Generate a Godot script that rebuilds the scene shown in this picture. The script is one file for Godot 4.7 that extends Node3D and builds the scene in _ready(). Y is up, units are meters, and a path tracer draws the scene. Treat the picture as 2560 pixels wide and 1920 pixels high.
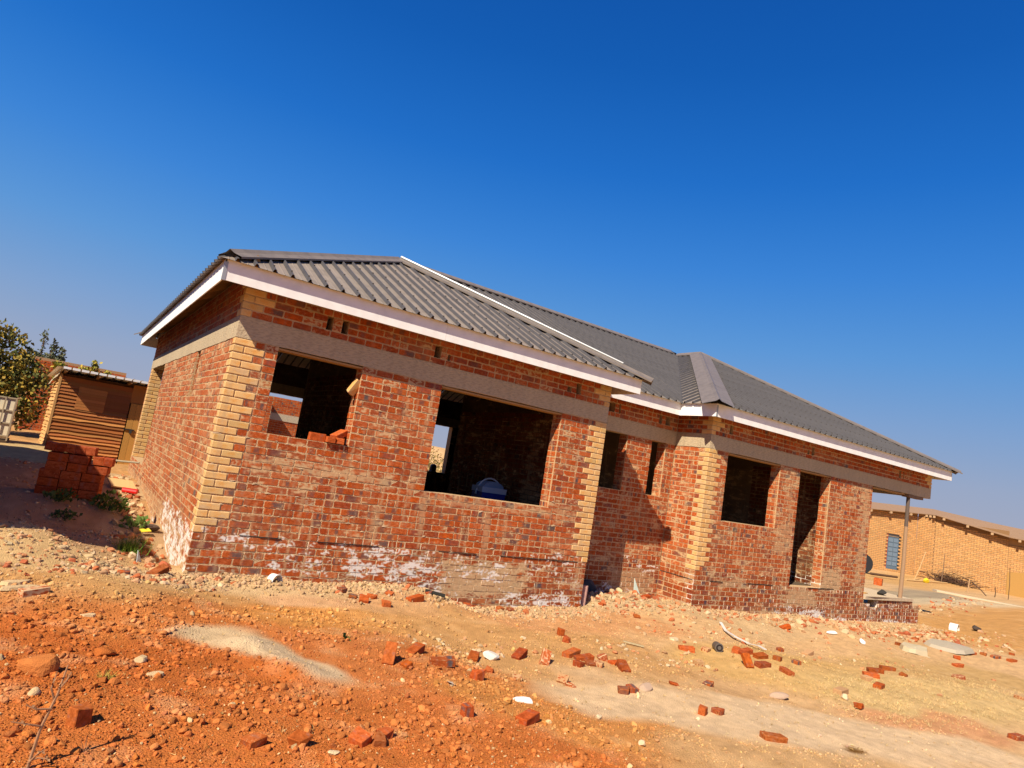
extends Node3D

const SUN := Vector3(1.815, -1.98, -1.0)      # the way the sunlight travels
const CAM := Vector3(-1.372, 1.210, 7.979)
const CAM_TURN := Vector3(0.129929, -0.574874, 0.161867)
const COURSE := 0.085
const STEP := 0.232
const EAVE := 0.385
const EAVE_Y := 2.965
const PITCH := 0.485
const INSIDE_SHADE := Color(0.10, 0.055, 0.035)   # inner wall faces, colour darkened to stand in for indoor shade

var rng := RandomNumberGenerator.new()
var noise := FastNoiseLite.new()
var noise2 := FastNoiseLite.new()
var mats := {}
var names := {}

# ---------------------------------------------------------------- mesh builder
class MB:
	var v := PackedVector3Array()
	var n := PackedVector3Array()
	var uv := PackedVector2Array()
	var c := PackedColorArray()
	func tri(a: Vector3, b: Vector3, d: Vector3, out: Vector3, col: Color, ua := Vector2.ZERO, ub := Vector2.ZERO, ud := Vector2.ZERO) -> void:
		var nn := (d - a).cross(b - a)
		if nn.length_squared() < 1e-16:
			return
		nn = nn.normalized()
		if nn.dot(out) < 0.0:
			nn = -nn
			v.append(a); v.append(d); v.append(b)
			uv.append(ua); uv.append(ud); uv.append(ub)
		else:
			v.append(a); v.append(b); v.append(d)
			uv.append(ua); uv.append(ub); uv.append(ud)
		n.append(nn); n.append(nn); n.append(nn)
		c.append(col); c.append(col); c.append(col)
	func quad(a: Vector3, b: Vector3, d: Vector3, e: Vector3, out: Vector3, col: Color, ua := Vector2.ZERO, ub := Vector2(1, 0), ud := Vector2(1, 1), ue := Vector2(0, 1)) -> void:
		tri(a, b, d, out, col, ua, ub, ud)
		tri(a, d, e, out, col, ua, ud, ue)
	func box(lo: Vector3, hi: Vector3, col: Color, xf := Transform3D.IDENTITY) -> void:
		var p := []
		for i in 8:
			p.append(xf * Vector3(hi.x if i & 1 else lo.x, hi.y if i & 2 else lo.y, hi.z if i & 4 else lo.z))
		var b := xf.basis
		quad(p[0], p[1], p[3], p[2], -b.z, col); quad(p[4], p[5], p[7], p[6], b.z, col)
		quad(p[0], p[2], p[6], p[4], -b.x, col); quad(p[1], p[3], p[7], p[5], b.x, col)
		quad(p[0], p[1], p[5], p[4], -b.y, col); quad(p[2], p[3], p[7], p[6], b.y, col)
	func bar(a: Vector3, b: Vector3, w: float, h: float, col: Color, up := Vector3.UP) -> void:
		var t := (b - a).normalized()
		var s := t.cross(up).normalized()
		var u := s.cross(t)
		box(Vector3(-w / 2, -h / 2, 0), Vector3(w / 2, h / 2, a.distance_to(b)), col, Transform3D(Basis(s, u, t), a))
	func tube(pts: Array, radii: Array, col: Color, sides := 8) -> void:
		var rings := []
		for i in pts.size():
			var t: Vector3 = (pts[mini(i + 1, pts.size() - 1)] - pts[maxi(i - 1, 0)]).normalized()
			var s := t.cross(Vector3(0.31, 0.2, 0.93) if absf(t.y) > 0.9 else Vector3.UP).normalized()
			var u := s.cross(t)
			var ring := []
			for k in sides:
				var an := TAU * k / sides
				ring.append(pts[i] + (s * cos(an) + u * sin(an)) * radii[i])
			rings.append(ring)
		for i in pts.size() - 1:
			for k in sides:
				var k2 := (k + 1) % sides
				var mid: Vector3 = (rings[i][k] + rings[i + 1][k2]) / 2 - (pts[i] + pts[i + 1]) / 2
				quad(rings[i][k], rings[i][k2], rings[i + 1][k2], rings[i + 1][k], mid, col)
		for e in [0, pts.size() - 1]:
			var q: Vector3 = pts[e] - pts[1 if e == 0 else pts.size() - 2]
			for k in sides:
				tri(pts[e], rings[e][k], rings[e][(k + 1) % sides], q, col)
	func done() -> ArrayMesh:
		var a := []
		a.resize(Mesh.ARRAY_MAX)
		a[Mesh.ARRAY_VERTEX] = v
		a[Mesh.ARRAY_NORMAL] = n
		a[Mesh.ARRAY_TEX_UV] = uv
		a[Mesh.ARRAY_COLOR] = c
		var m := ArrayMesh.new()
		m.add_surface_from_arrays(Mesh.PRIMITIVE_TRIANGLES, a)
		return m

# ---------------------------------------------------------------- scene helpers
func numbered(s: String) -> String:
	var k: int = names.get(s, 0)
	names[s] = k + 1
	return s if k == 0 else "%s_%03d" % [s, k]

func tag(o: Node3D, label := "", category := "", group := "", kind := "") -> Node3D:
	if label: o.set_meta("label", label)
	if category: o.set_meta("category", category)
	if group: o.set_meta("group", group)
	if kind: o.set_meta("kind", kind)
	return o

func put(called: String, mesh: Mesh, mat: Material, parent: Node3D = self, xf := Transform3D.IDENTITY) -> MeshInstance3D:
	var o := MeshInstance3D.new()
	o.name = numbered(called) if parent == self else called
	o.mesh = mesh
	o.material_override = mat
	o.transform = xf
	parent.add_child(o, true)
	return o

func thing(called: String, label: String, category: String, at := Vector3.ZERO, group := "") -> Node3D:
	var o := Node3D.new()
	o.name = numbered(called)
	o.position = at
	add_child(o, true)
	return tag(o, label, category, group)

func lin(r: float, g: float, b: float) -> Color:
	return Color(r, g, b)

func vary(c: Color, amount: float) -> Color:
	var k := 1.0 + rng.randf_range(-amount, amount)
	return Color(c.r * k * (1 + rng.randf_range(-amount, amount) * 0.3), c.g * k, c.b * k * (1 + rng.randf_range(-amount, amount) * 0.3))

func material(tex: Texture2D, rough: float, spec := 0.3, scale := 0.0, relief: Texture2D = null, depth := 0.0) -> StandardMaterial3D:
	var m := StandardMaterial3D.new()
	m.vertex_color_use_as_albedo = true
	m.albedo_texture = tex
	m.roughness = rough
	m.metallic_specular = spec
	if scale > 0.0:
		m.uv1_triplanar = true
		m.uv1_world_triplanar = true
		m.uv1_scale = Vector3.ONE * scale
	if relief:
		m.heightmap_enabled = true
		m.heightmap_texture = relief
		m.heightmap_scale = depth
	return m

func gray(size: int, freq: float, seed_: int, lo: float, hi: float, octaves := 4, kind := FastNoiseLite.TYPE_SIMPLEX, stretch := 1) -> ImageTexture:
	var f := FastNoiseLite.new()
	f.seed = seed_
	f.noise_type = kind
	f.frequency = freq
	f.fractal_octaves = octaves
	var src := f.get_seamless_image(size, size)
	var data := src.get_data()
	var o := PackedByteArray()
	o.resize(size * size * 3)
	for y in size:
		for x in size:
			var b: float = data[((y * stretch) % size) * size + x] / 255.0
			var k := Color(1, 1, 1) * lerpf(lo, hi, b)
			k = k.linear_to_srgb()
			var w := clampi(int(k.r * 255.0), 0, 255)
			var i := (y * size + x) * 3
			o[i] = w; o[i + 1] = w; o[i + 2] = w
	return ImageTexture.create_from_image(Image.create_from_data(size, size, false, Image.FORMAT_RGB8, o))

# the faces of 256 bricks: 0-95 plain, 96-143 burnt, 144-191 smeared with mortar, 192-223 whitened by salts, 224-239 washed with tan mortar, 240-255 yellow facing bricks
func brick_atlas() -> ImageTexture:
	var w := 1024
	var h := 512
	var data := PackedByteArray()
	data.resize(w * h * 3)
	var na := FastNoiseLite.new(); na.seed = 5; na.frequency = 0.045; na.fractal_octaves = 3
	var nb := FastNoiseLite.new(); nb.seed = 9; nb.frequency = 0.16; nb.fractal_octaves = 2
	for cell in 256:
		var cx := cell % 16
		var cy := cell / 16
		var plain := Color(0.43, 0.078, 0.010).lerp(Color(0.28, 0.045, 0.011), rng.randf())
		if rng.randf() < 0.25: plain = Color(0.43, 0.086, 0.016)
		var smear := rng.randf_range(-0.65, -0.12) if cell >= 40 else -1.5
		if cell >= 144 and cell < 192: smear = rng.randf_range(-0.1, 0.22)
		if cell >= 224 and cell < 240: smear = rng.randf_range(0.35, 0.9)
		var white := -1.0
		if cell >= 192 and cell < 224: white = rng.randf_range(-0.25, 0.35)
		var burn := -1.0
		if cell >= 96 and cell < 144 or rng.randf() < 0.08: burn = rng.randf_range(0.3, 1.0)
		var bx := rng.randf_range(0.2, 0.8)
		var bw := rng.randf_range(0.08, 0.16) if rng.randf() < 0.6 else rng.randf_range(0.25, 0.45)
		var bx2 := rng.randf_range(0.1, 0.9)
		var mortar := Color(0.53, 0.355, 0.195) * rng.randf_range(0.9, 1.08)
		var film := rng.randf_range(0.0, 0.10)
		if cell >= 144 and cell < 192: film = rng.randf_range(0.12, 0.42)
		var flush := rng.randf_range(0.3, 0.7)
		for y in 32:
			for x in 64:
				var gx := cx * 64 + x
				var gy := cy * 32 + y
				var a := na.get_noise_2d(gx * 1.0, gy * 1.4 + cell * 61.0)
				var b := nb.get_noise_2d(gx * 1.0 + cell * 13.0, gy * 1.0)
				var u := (x + 0.5) / 64.0
				var t := (y + 0.5) / 32.0
				var k := plain * (1.0 + 0.35 * a + 0.25 * b)
				var edge := minf(minf(u, 1.0 - u) * 3.0, minf(t, 1.0 - t))
				if cell >= 240:
					k = Color(0.68, 0.43, 0.18).lerp(Color(0.68, 0.355, 0.11), clampf(1.0 - absf(u - flush) * 3.0 - absf(t - 0.5) * 1.4 + a * 0.8, 0, 1))
					k = k.lerp(Color(0.73, 0.52, 0.27), clampf(1.0 - edge * 7.0 + b * 0.4, 0, 0.8)) * (1.0 + 0.10 * b)
					if nb.get_noise_2d(gx * 2.3, gy * 2.3) > 0.62: k = k * 0.55
				else:
					# grey flashing across the brick, and burnt spots
					var band := clampf(1.0 - absf(u - bx2) * 7.0, 0, 1) * clampf(0.3 + a * 1.5, 0, 1)
					k = k.lerp(Color(0.17, 0.085, 0.075), band * 0.6)
					if burn > 0.0:
						var d := maxf(absf(u - bx) / bw, absf(t - 0.5) / 0.42)
						k = k.lerp(Color(0.075, 0.062, 0.068), clampf((1.15 - d + b * 0.5) * 2.2, 0, 1) * burn)
					if cell < 40: edge = 1.0
					var m := smear + a * 0.85 + b * 0.16 + clampf(0.17 - edge, 0, 0.17) * 4.6
					k = k.lerp(mortar * (1.0 + 0.16 * b), smoothstep(0.02, 0.42, m) * 0.92)
					k = k.lerp(mortar * 0.9, clampf(film * (0.7 + a * 1.2 + b * 0.5), 0, 0.8))
					if b > 0.62 and cell % 3 == 0: k = k.lerp(mortar, 0.6)
					if white > -0.9:
						k = k.lerp(Color(0.74, 0.68, 0.62), smoothstep(0.0, 0.55, white + a * 1.3 + b * 0.2) * 0.92)
				k = k.linear_to_srgb()
				var i := (gy * w + gx) * 3
				data[i] = clampi(int(k.r * 255), 0, 255)
				data[i + 1] = clampi(int(k.g * 255), 0, 255)
				data[i + 2] = clampi(int(k.b * 255), 0, 255)
	return ImageTexture.create_from_image(Image.create_from_data(w, h, false, Image.FORMAT_RGB8, data))

func cell_uv(cell: int, u: float, t: float) -> Vector2:
	return Vector2((cell % 16 + 0.02 + 0.96 * clampf(u, 0, 1)) / 16.0, (cell / 16 + 0.04 + 0.92 * clampf(t, 0, 1)) / 16.0)

# one brick in a wall: an uneven outline, worn edges; f maps (along, up, out) into the world
func wall_brick(mb: MB, f: Transform3D, u0: float, u1: float, v0: float, v1: float, front: float, back: float, cell: int, tint: Color, rough := 0.0022) -> void:
	var cx := (u0 + u1) / 2
	var cy := (v0 + v1) / 2
	var e := 0.008
	var base := [Vector2(u0 + e, v0), Vector2(lerpf(u0, u1, 0.35), v0), Vector2(lerpf(u0, u1, 0.68), v0), Vector2(u1 - e, v0), Vector2(u1, v0 + e), Vector2(u1, v1 - e), Vector2(u1 - e, v1), Vector2(lerpf(u0, u1, 0.7), v1), Vector2(lerpf(u0, u1, 0.3), v1), Vector2(u0 + e, v1), Vector2(u0, v1 - e), Vector2(u0, v0 + e)]
	var tip := rng.randf_range(-0.0016, 0.0016)
	var tip2 := rng.randf_range(-0.0012, 0.0012)
	var fr := []
	var bk := []
	var uvs := []
	for p in base:
		var q: Vector2 = p + Vector2(rng.randf_range(-rough, rough), rng.randf_range(-rough, rough))
		var inn := q + (Vector2(cx, cy) - q).normalized() * 0.003
		var du := (inn.x - cx) / maxf(u1 - u0, 0.01)
		var dv := (inn.y - cy) / 0.075
		fr.append(f * Vector3(inn.x, inn.y, front + tip * du * 2 + tip2 * dv * 2))
		bk.append(f * Vector3(q.x, q.y, back))
		uvs.append(cell_uv(cell, 0.5 + du, 0.5 - dv))
	var nrm := f.basis.z
	for i in range(1, 11):
		mb.tri(fr[0], fr[i], fr[i + 1], nrm, tint, uvs[0], uvs[i], uvs[i + 1])
	var mid := f * Vector3(cx, cy, back)
	for i in 12:
		var j := (i + 1) % 12
		mb.quad(fr[i], fr[j], bk[j], bk[i], (bk[i] + bk[j]) / 2 - mid + nrm * 0.001, tint, uvs[i], uvs[j], uvs[j], uvs[i])

# a whole brick with chamfered edges; corner offsets make it worn or broken
func solid_brick(mb: MB, size: Vector3, bev: float, cell: int, tint: Color, wear := 0.0, broken := 0.0, xf := Transform3D.IDENTITY) -> void:
	var h := size / 2
	var off := []
	for i in 8:
		var o := Vector3(rng.randf_range(-1, 1), rng.randf_range(-1, 1), rng.randf_range(-1, 1)) * wear
		if broken > 0.0 and i & 1:
			o.x -= rng.randf_range(0.0, broken)
			o.y += rng.randf_range(-0.3, 0.3) * broken
			o.z += rng.randf_range(-0.3, 0.3) * broken
		off.append(o)
	var P := func(i: int, ax: int) -> Vector3:
		var s := Vector3(1 if i & 1 else -1, 1 if i & 2 else -1, 1 if i & 4 else -1)
		var p := s * h
		for k in 3:
			if k != ax: p[k] -= s[k] * bev
		return xf * (p + off[i])
	var U := func(p: Vector3, ax: int) -> Vector2:
		var q := xf.affine_inverse() * p
		var l := maxf(size.x, maxf(size.y, size.z))
		if ax == 0: return cell_uv(cell, 0.5 + q.z / l, 0.5 - q.y / size.y)
		if ax == 1: return cell_uv(cell, 0.5 + q.x / l, 0.5 + q.z / size.z)
		return cell_uv(cell, 0.5 + q.x / l, 0.5 - q.y / size.y)
	var ax_face := [[0, [1, 3, 7, 5]], [0, [0, 2, 6, 4]], [1, [2, 3, 7, 6]], [1, [0, 1, 5, 4]], [2, [4, 5, 7, 6]], [2, [0, 1, 3, 2]]]
	for fdef in ax_face:
		var ax: int = fdef[0]
		var q: Array = fdef[1]
		var c0: Vector3 = P.call(q[0], ax); var c1: Vector3 = P.call(q[1], ax); var c2: Vector3 = P.call(q[2], ax); var c3: Vector3 = P.call(q[3], ax)
		mb.quad(c0, c1, c2, c3, (c0 + c2) / 2 - xf.origin, tint, U.call(c0, ax), U.call(c1, ax), U.call(c2, ax), U.call(c3, ax))
	for i in 8:
		var a: Vector3 = P.call(i, 0); var b: Vector3 = P.call(i, 1); var d: Vector3 = P.call(i, 2)
		mb.tri(a, b, d, a - xf.origin, tint, U.call(a, 0), U.call(a, 0), U.call(a, 0))
		for k in 3:
			var j := i ^ (1 << k)
			if j < i: continue
			var ax1 := (k + 1) % 3
			var ax2 := (k + 2) % 3
			var p0: Vector3 = P.call(i, ax1); var p1: Vector3 = P.call(j, ax1); var p2: Vector3 = P.call(j, ax2); var p3: Vector3 = P.call(i, ax2)
			mb.quad(p0, p1, p2, p3, (p0 + p2) / 2 - xf.origin, tint, U.call(p0, ax1), U.call(p1, ax1), U.call(p1, ax1), U.call(p0, ax1))

func stone(mb: MB, size: Vector3, col: Color, seed_: int, xf := Transform3D.IDENTITY, rough := 0.28, levels := 1) -> void:
	var t := (1.0 + sqrt(5.0)) / 2.0
	var pts := [Vector3(-1, t, 0), Vector3(1, t, 0), Vector3(-1, -t, 0), Vector3(1, -t, 0), Vector3(0, -1, t), Vector3(0, 1, t), Vector3(0, -1, -t), Vector3(0, 1, -t), Vector3(t, 0, -1), Vector3(t, 0, 1), Vector3(-t, 0, -1), Vector3(-t, 0, 1)]
	var fc := [[0, 11, 5], [0, 5, 1], [0, 1, 7], [0, 7, 10], [0, 10, 11], [1, 5, 9], [5, 11, 4], [11, 10, 2], [10, 7, 6], [7, 1, 8], [3, 9, 4], [3, 4, 2], [3, 2, 6], [3, 6, 8], [3, 8, 9], [4, 9, 5], [2, 4, 11], [6, 2, 10], [8, 6, 7], [9, 8, 1]]
	var tris := []
	for q in fc:
		tris.append([pts[q[0]].normalized(), pts[q[1]].normalized(), pts[q[2]].normalized()])
	for l in levels:
		var nx := []
		for q in tris:
			var a: Vector3 = ((q[0] + q[1]) / 2).normalized(); var b: Vector3 = ((q[1] + q[2]) / 2).normalized(); var d: Vector3 = ((q[2] + q[0]) / 2).normalized()
			nx.append([q[0], a, d]); nx.append([a, q[1], b]); nx.append([d, b, q[2]]); nx.append([a, b, d])
		tris = nx
	# angular lumps: cut the ball with a few random planes
	var r := RandomNumberGenerator.new()
	r.seed = seed_
	var cuts := []
	for k in 9:
		cuts.append([Vector3(r.randf_range(-1, 1), r.randf_range(-1, 1), r.randf_range(-1, 1)).normalized(), r.randf_range(0.55, 0.9)])
	var shape := func(p: Vector3) -> Vector3:
		for c in cuts:
			var over: float = p.dot(c[0]) - c[1]
			if over > 0.0: p -= c[0] * over
		return xf * ((p * (1.0 + rough * noise2.get_noise_3d(p.x * 60 + seed_ * 17, p.y * 60, p.z * 60))) * size)
	for q in tris:
		var a: Vector3 = shape.call(q[0]); var b: Vector3 = shape.call(q[1]); var d: Vector3 = shape.call(q[2])
		mb.tri(a, b, d, (a + b + d) / 3 - xf.origin, col)

func leaf(mb: MB, at: Vector3, size: float, col: Color, up := 0.2) -> void:
	var d := Vector3(rng.randf_range(-1, 1), rng.randf_range(-1, 1) + up, rng.randf_range(-1, 1)).normalized()
	var s := d.cross(Vector3(rng.randf_range(-1, 1), rng.randf_range(-1, 1), rng.randf_range(-1, 1))).normalized() * size * 0.34
	var tip := at + d * size
	var m := at + d * size * 0.45 + Vector3.UP * size * 0.08
	mb.tri(at, m + s, tip, Vector3.UP, col)
	mb.tri(at, m - s, tip, Vector3.UP, col)

# ---------------------------------------------------------------- the lie of the land
var land := [Vector3(0, -0.45, 0), Vector3(2.4, -0.49, 0), Vector3(4, -0.71, 0), Vector3(5.7, -0.69, 0), Vector3(8.3, -0.70, -0.9), Vector3(8.3, -0.69, 0), Vector3(11.4, -0.76, 0), Vector3(14, -0.82, 0), Vector3(16.7, -0.87, 0), Vector3(-0.05, -0.55, -1), Vector3(-0.05, -0.42, -3.4), Vector3(-0.05, -0.2, -9.3),
	Vector3(-0.8, -0.3, -1), Vector3(-0.8, -0.16, -3.4), Vector3(-1.7, -0.12, -0.5), Vector3(-1.3, -0.06, -3), Vector3(-2.2, -0.02, -6), Vector3(-1.7, -0.03, -12.5), Vector3(0.0, -0.30, -12.8), Vector3(-2.4, -0.06, -14), Vector3(-3, -0.28, 2), Vector3(-1.4, -0.36, 3.2), Vector3(-1.2, -0.3, 1.2), Vector3(0, -0.45, 5.2), Vector3(0.4, -0.46, 2.6), Vector3(1, -0.5, 1.2),
	Vector3(3, -0.6, 2.2), Vector3(6, -0.74, 3), Vector3(9, -0.82, 2), Vector3(13, -0.92, 3), Vector3(13, -0.88, 1.2), Vector3(20, -0.9, 0), Vector3(26, -0.9, -3), Vector3(39, -0.95, -11), Vector3(39, -1.05, -5), Vector3(34, -1.0, -5), Vector3(2, -0.5, 8), Vector3(-3, -0.4, 8), Vector3(10, -0.9, 8), Vector3(0, 0, -22), Vector3(8, 0, -22), Vector3(20, 0.0, -30), Vector3(26, 2.4, -50), Vector3(-10, 1.5, -55), Vector3(0, -0.5, 40), Vector3(60, -1.2, 20), Vector3(90, -1.2, -20), Vector3(-40, 0.0, 10)]
var humps := [[0.12, 2.56, 0.22, 0.085], [0.24, 2.9, 0.2, 0.06], [0.36, 3.16, 0.17, 0.07], [6.3, -0.45, 0.45, 0.10], [7.2, -0.45, 0.55, 0.13], [8.1, -0.2, 0.4, 0.08], [6.9, 2.6, 0.9, 0.09], [11.2, 0.8, 0.9, 0.09], [9.2, 0.45, 0.6, 0.06], [0.9, 0.5, 0.5, 0.05], [2.4, 0.45, 0.6, 0.06], [-0.7, 1.5, 0.7, 0.05], [9.4, 3.4, 0.9, 0.06], [7.5, 0.6, 0.8, 0.06], [13.2, 1.6, 1.2, 0.06]]

var grid_x := PackedFloat32Array()
var grid_z := PackedFloat32Array()
var grid_v := PackedVector3Array()
var grid_c := PackedColorArray()

# height and colour of the ground sheet as built
func ground_y(x: float, z: float, _fine := true) -> float:
	var i := clampi(grid_x.bsearch(x) - 1, 0, grid_x.size() - 2)
	var j := clampi(grid_z.bsearch(z) - 1, 0, grid_z.size() - 2)
	var n := grid_x.size()
	var s := clampf((x - grid_x[i]) / (grid_x[i + 1] - grid_x[i]), 0, 1)
	var t := clampf((z - grid_z[j]) / (grid_z[j + 1] - grid_z[j]), 0, 1)
	return lerpf(lerpf(grid_v[j * n + i].y, grid_v[j * n + i + 1].y, s), lerpf(grid_v[(j + 1) * n + i].y, grid_v[(j + 1) * n + i + 1].y, s), t)

func soil(x: float, z: float) -> Color:
	var i := clampi(grid_x.bsearch(x) - 1, 0, grid_x.size() - 2)
	var j := clampi(grid_z.bsearch(z) - 1, 0, grid_z.size() - 2)
	return grid_c[j * grid_x.size() + i]

func land_y(x: float, z: float, fine := true) -> float:
	var w := 0.0
	var s := 0.0
	for p in land:
		var dx: float = p.x - x
		var dz: float = p.z - z
		var k := 1.0 / pow(dx * dx + dz * dz + 0.04, 1.6)
		w += k
		s += k * p.y
	var y := s / w
	for hmp in humps:
		var dx2: float = x - hmp[0]
		var dz2: float = z - hmp[1]
		y += hmp[3] * exp(-(dx2 * dx2 + dz2 * dz2) / (hmp[2] * hmp[2]))
	if fine:
		var heap := Vector2(x - 0.2, (z - 2.85) * 0.6).length()
		if heap < 0.4: y += noise2.get_noise_2d(x * 1100, z * 1100) * 0.022 * (0.4 - heap) / 0.4
		y += noise.get_noise_2d(x * 60, z * 60) * 0.026 + noise.get_noise_2d(x * 260 + 90, z * 260) * 0.009
	return y

# soil colours: [ax, az, bx, bz, radius, colour, strength]
var soils := [
	[-1.3, 1.0, -0.3, 1.2, 0.9, Color(0.50, 0.27, 0.10), 0.8], [-1.4, 3.0, -0.6, 3.2, 1.3, Color(0.44, 0.126, 0.030), 1.0], [-1.0, 4.4, 1.0, 4.6, 1.0, Color(0.46, 0.142, 0.036), 1.0], [0.4, 2.0, 1.6, 3.6, 0.9, Color(0.47, 0.150, 0.042), 0.9], [-0.6, 2.1, 0.6, 1.5, 0.5, Color(0.50, 0.17, 0.045), 0.8],
	[0.6, 1.5, 1.5, 1.6, 0.55, Color(0.52, 0.235, 0.065), 0.9], [0.9, 0.75, 2.4, 0.95, 0.35, Color(0.56, 0.33, 0.17), 0.85], [0.1, 0.2, 5.6, 0.25, 0.4, Color(0.54, 0.38, 0.20), 0.9],
	[2.2, 1.7, 4.5, 2.2, 0.9, Color(0.50, 0.27, 0.10), 0.7], [3.6, 0.9, 6.2, 0.8, 0.6, Color(0.56, 0.28, 0.12), 0.8], [5.9, -0.4, 8.4, -0.3, 0.6, Color(0.53, 0.38, 0.21), 0.9], [8.3, 0.3, 16.5, 0.5, 0.8, Color(0.52, 0.36, 0.19), 0.85],
	[1.9, 3.6, 2.3, 4.6, 0.55, Color(0.50, 0.215, 0.06), 0.8], [3.0, 3.6, 5.6, 5.0, 0.60, Color(0.64, 0.455, 0.265), 0.9], [2.7, 4.9, 4.4, 5.4, 0.5, Color(0.54, 0.33, 0.15), 0.8], [4.6, 4.2, 6.6, 5.2, 0.5, Color(0.63, 0.45, 0.265), 0.9],
	[6.2, 2.6, 8.0, 3.0, 0.8, Color(0.53, 0.325, 0.115), 0.8], [7.0, 3.7, 10.0, 4.2, 0.8, Color(0.56, 0.385, 0.165), 0.85], [6.2, 4.2, 7.6, 4.8, 0.35, Color(0.55, 0.26, 0.12), 0.8], [9.5, 2.7, 12.5, 3.2, 0.7, Color(0.48, 0.30, 0.11), 0.7],
	[0.06, 2.44, 0.14, 2.75, 0.27, Color(0.57, 0.42, 0.24), 0.95], [0.17, 2.8, 0.40, 3.26, 0.25, Color(0.57, 0.42, 0.25), 0.95], [-1.6, -0.3, -0.9, 0.4, 0.8, Color(0.53, 0.36, 0.17), 0.9], [-2.2, -7, -0.8, -2, 1.5, Color(0.36, 0.23, 0.13), 0.9], [-0.4, -1, -0.3, -8, 0.35, Color(0.50, 0.35, 0.19), 0.9],
	[17, 0.6, 40, -2.4, 1.9, Color(0.53, 0.27, 0.085), 0.9], [17, -2.6, 30, -5.0, 0.9, Color(0.30, 0.25, 0.17), 0.8], [22, -3, 34, -4.0, 0.5, Color(0.58, 0.46, 0.28), 0.7], [30, -8, 40, -9.5, 2.0, Color(0.55, 0.31, 0.11), 0.8], [-2.2, -9, -1.8, -13, 0.7, Color(0.50, 0.37, 0.18), 0.8]]

func soil_colour(x: float, z: float) -> Color:
	var c := Color(0.50, 0.27, 0.105).lerp(Color(0.57, 0.36, 0.175), clampf((x - 1.5) / 5.0, 0, 1))
	var wx := x + noise.get_noise_2d(x * 45, z * 45 + 300) * 0.5
	var wz := z + noise.get_noise_2d(x * 45 + 500, z * 45) * 0.5
	var p := Vector2(wx, wz)
	var rag := noise.get_noise_2d(x * 260, z * 260 + 900) + 0.5 * noise2.get_noise_2d(x * 900, z * 900)
	for s in soils:
		var a := Vector2(s[0], s[1])
		var b := Vector2(s[2], s[3])
		var t := clampf((p - a).dot(b - a) / maxf((b - a).length_squared(), 0.001), 0, 1)
		var d = p.distance_to(a.lerp(b, t)) / s[4]
		var k = clampf((1.25 - d) * 1.7, 0, 1) * s[6]
		c = c.lerp(s[5], clampf(k, 0, 1))
	var q := Vector2(x - 4.68, (z - 4.86) * 1.3)
	c = c.lerp(Color(0.16, 0.075, 0.02), clampf((0.13 - q.length() + noise.get_noise_2d(x * 500, z * 500) * 0.05) * 16, 0, 1))
	var n1 := noise.get_noise_2d(x * 190 + 40, z * 190)
	var n2 := noise2.get_noise_2d(x * 700, z * 700)
	c = c * (1.0 + 0.13 * n1 + 0.20 * n2)
	return c.lerp(Color(0.60, 0.42, 0.22), clampf(n1 * 0.6 - 0.12, 0, 0.35))

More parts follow.
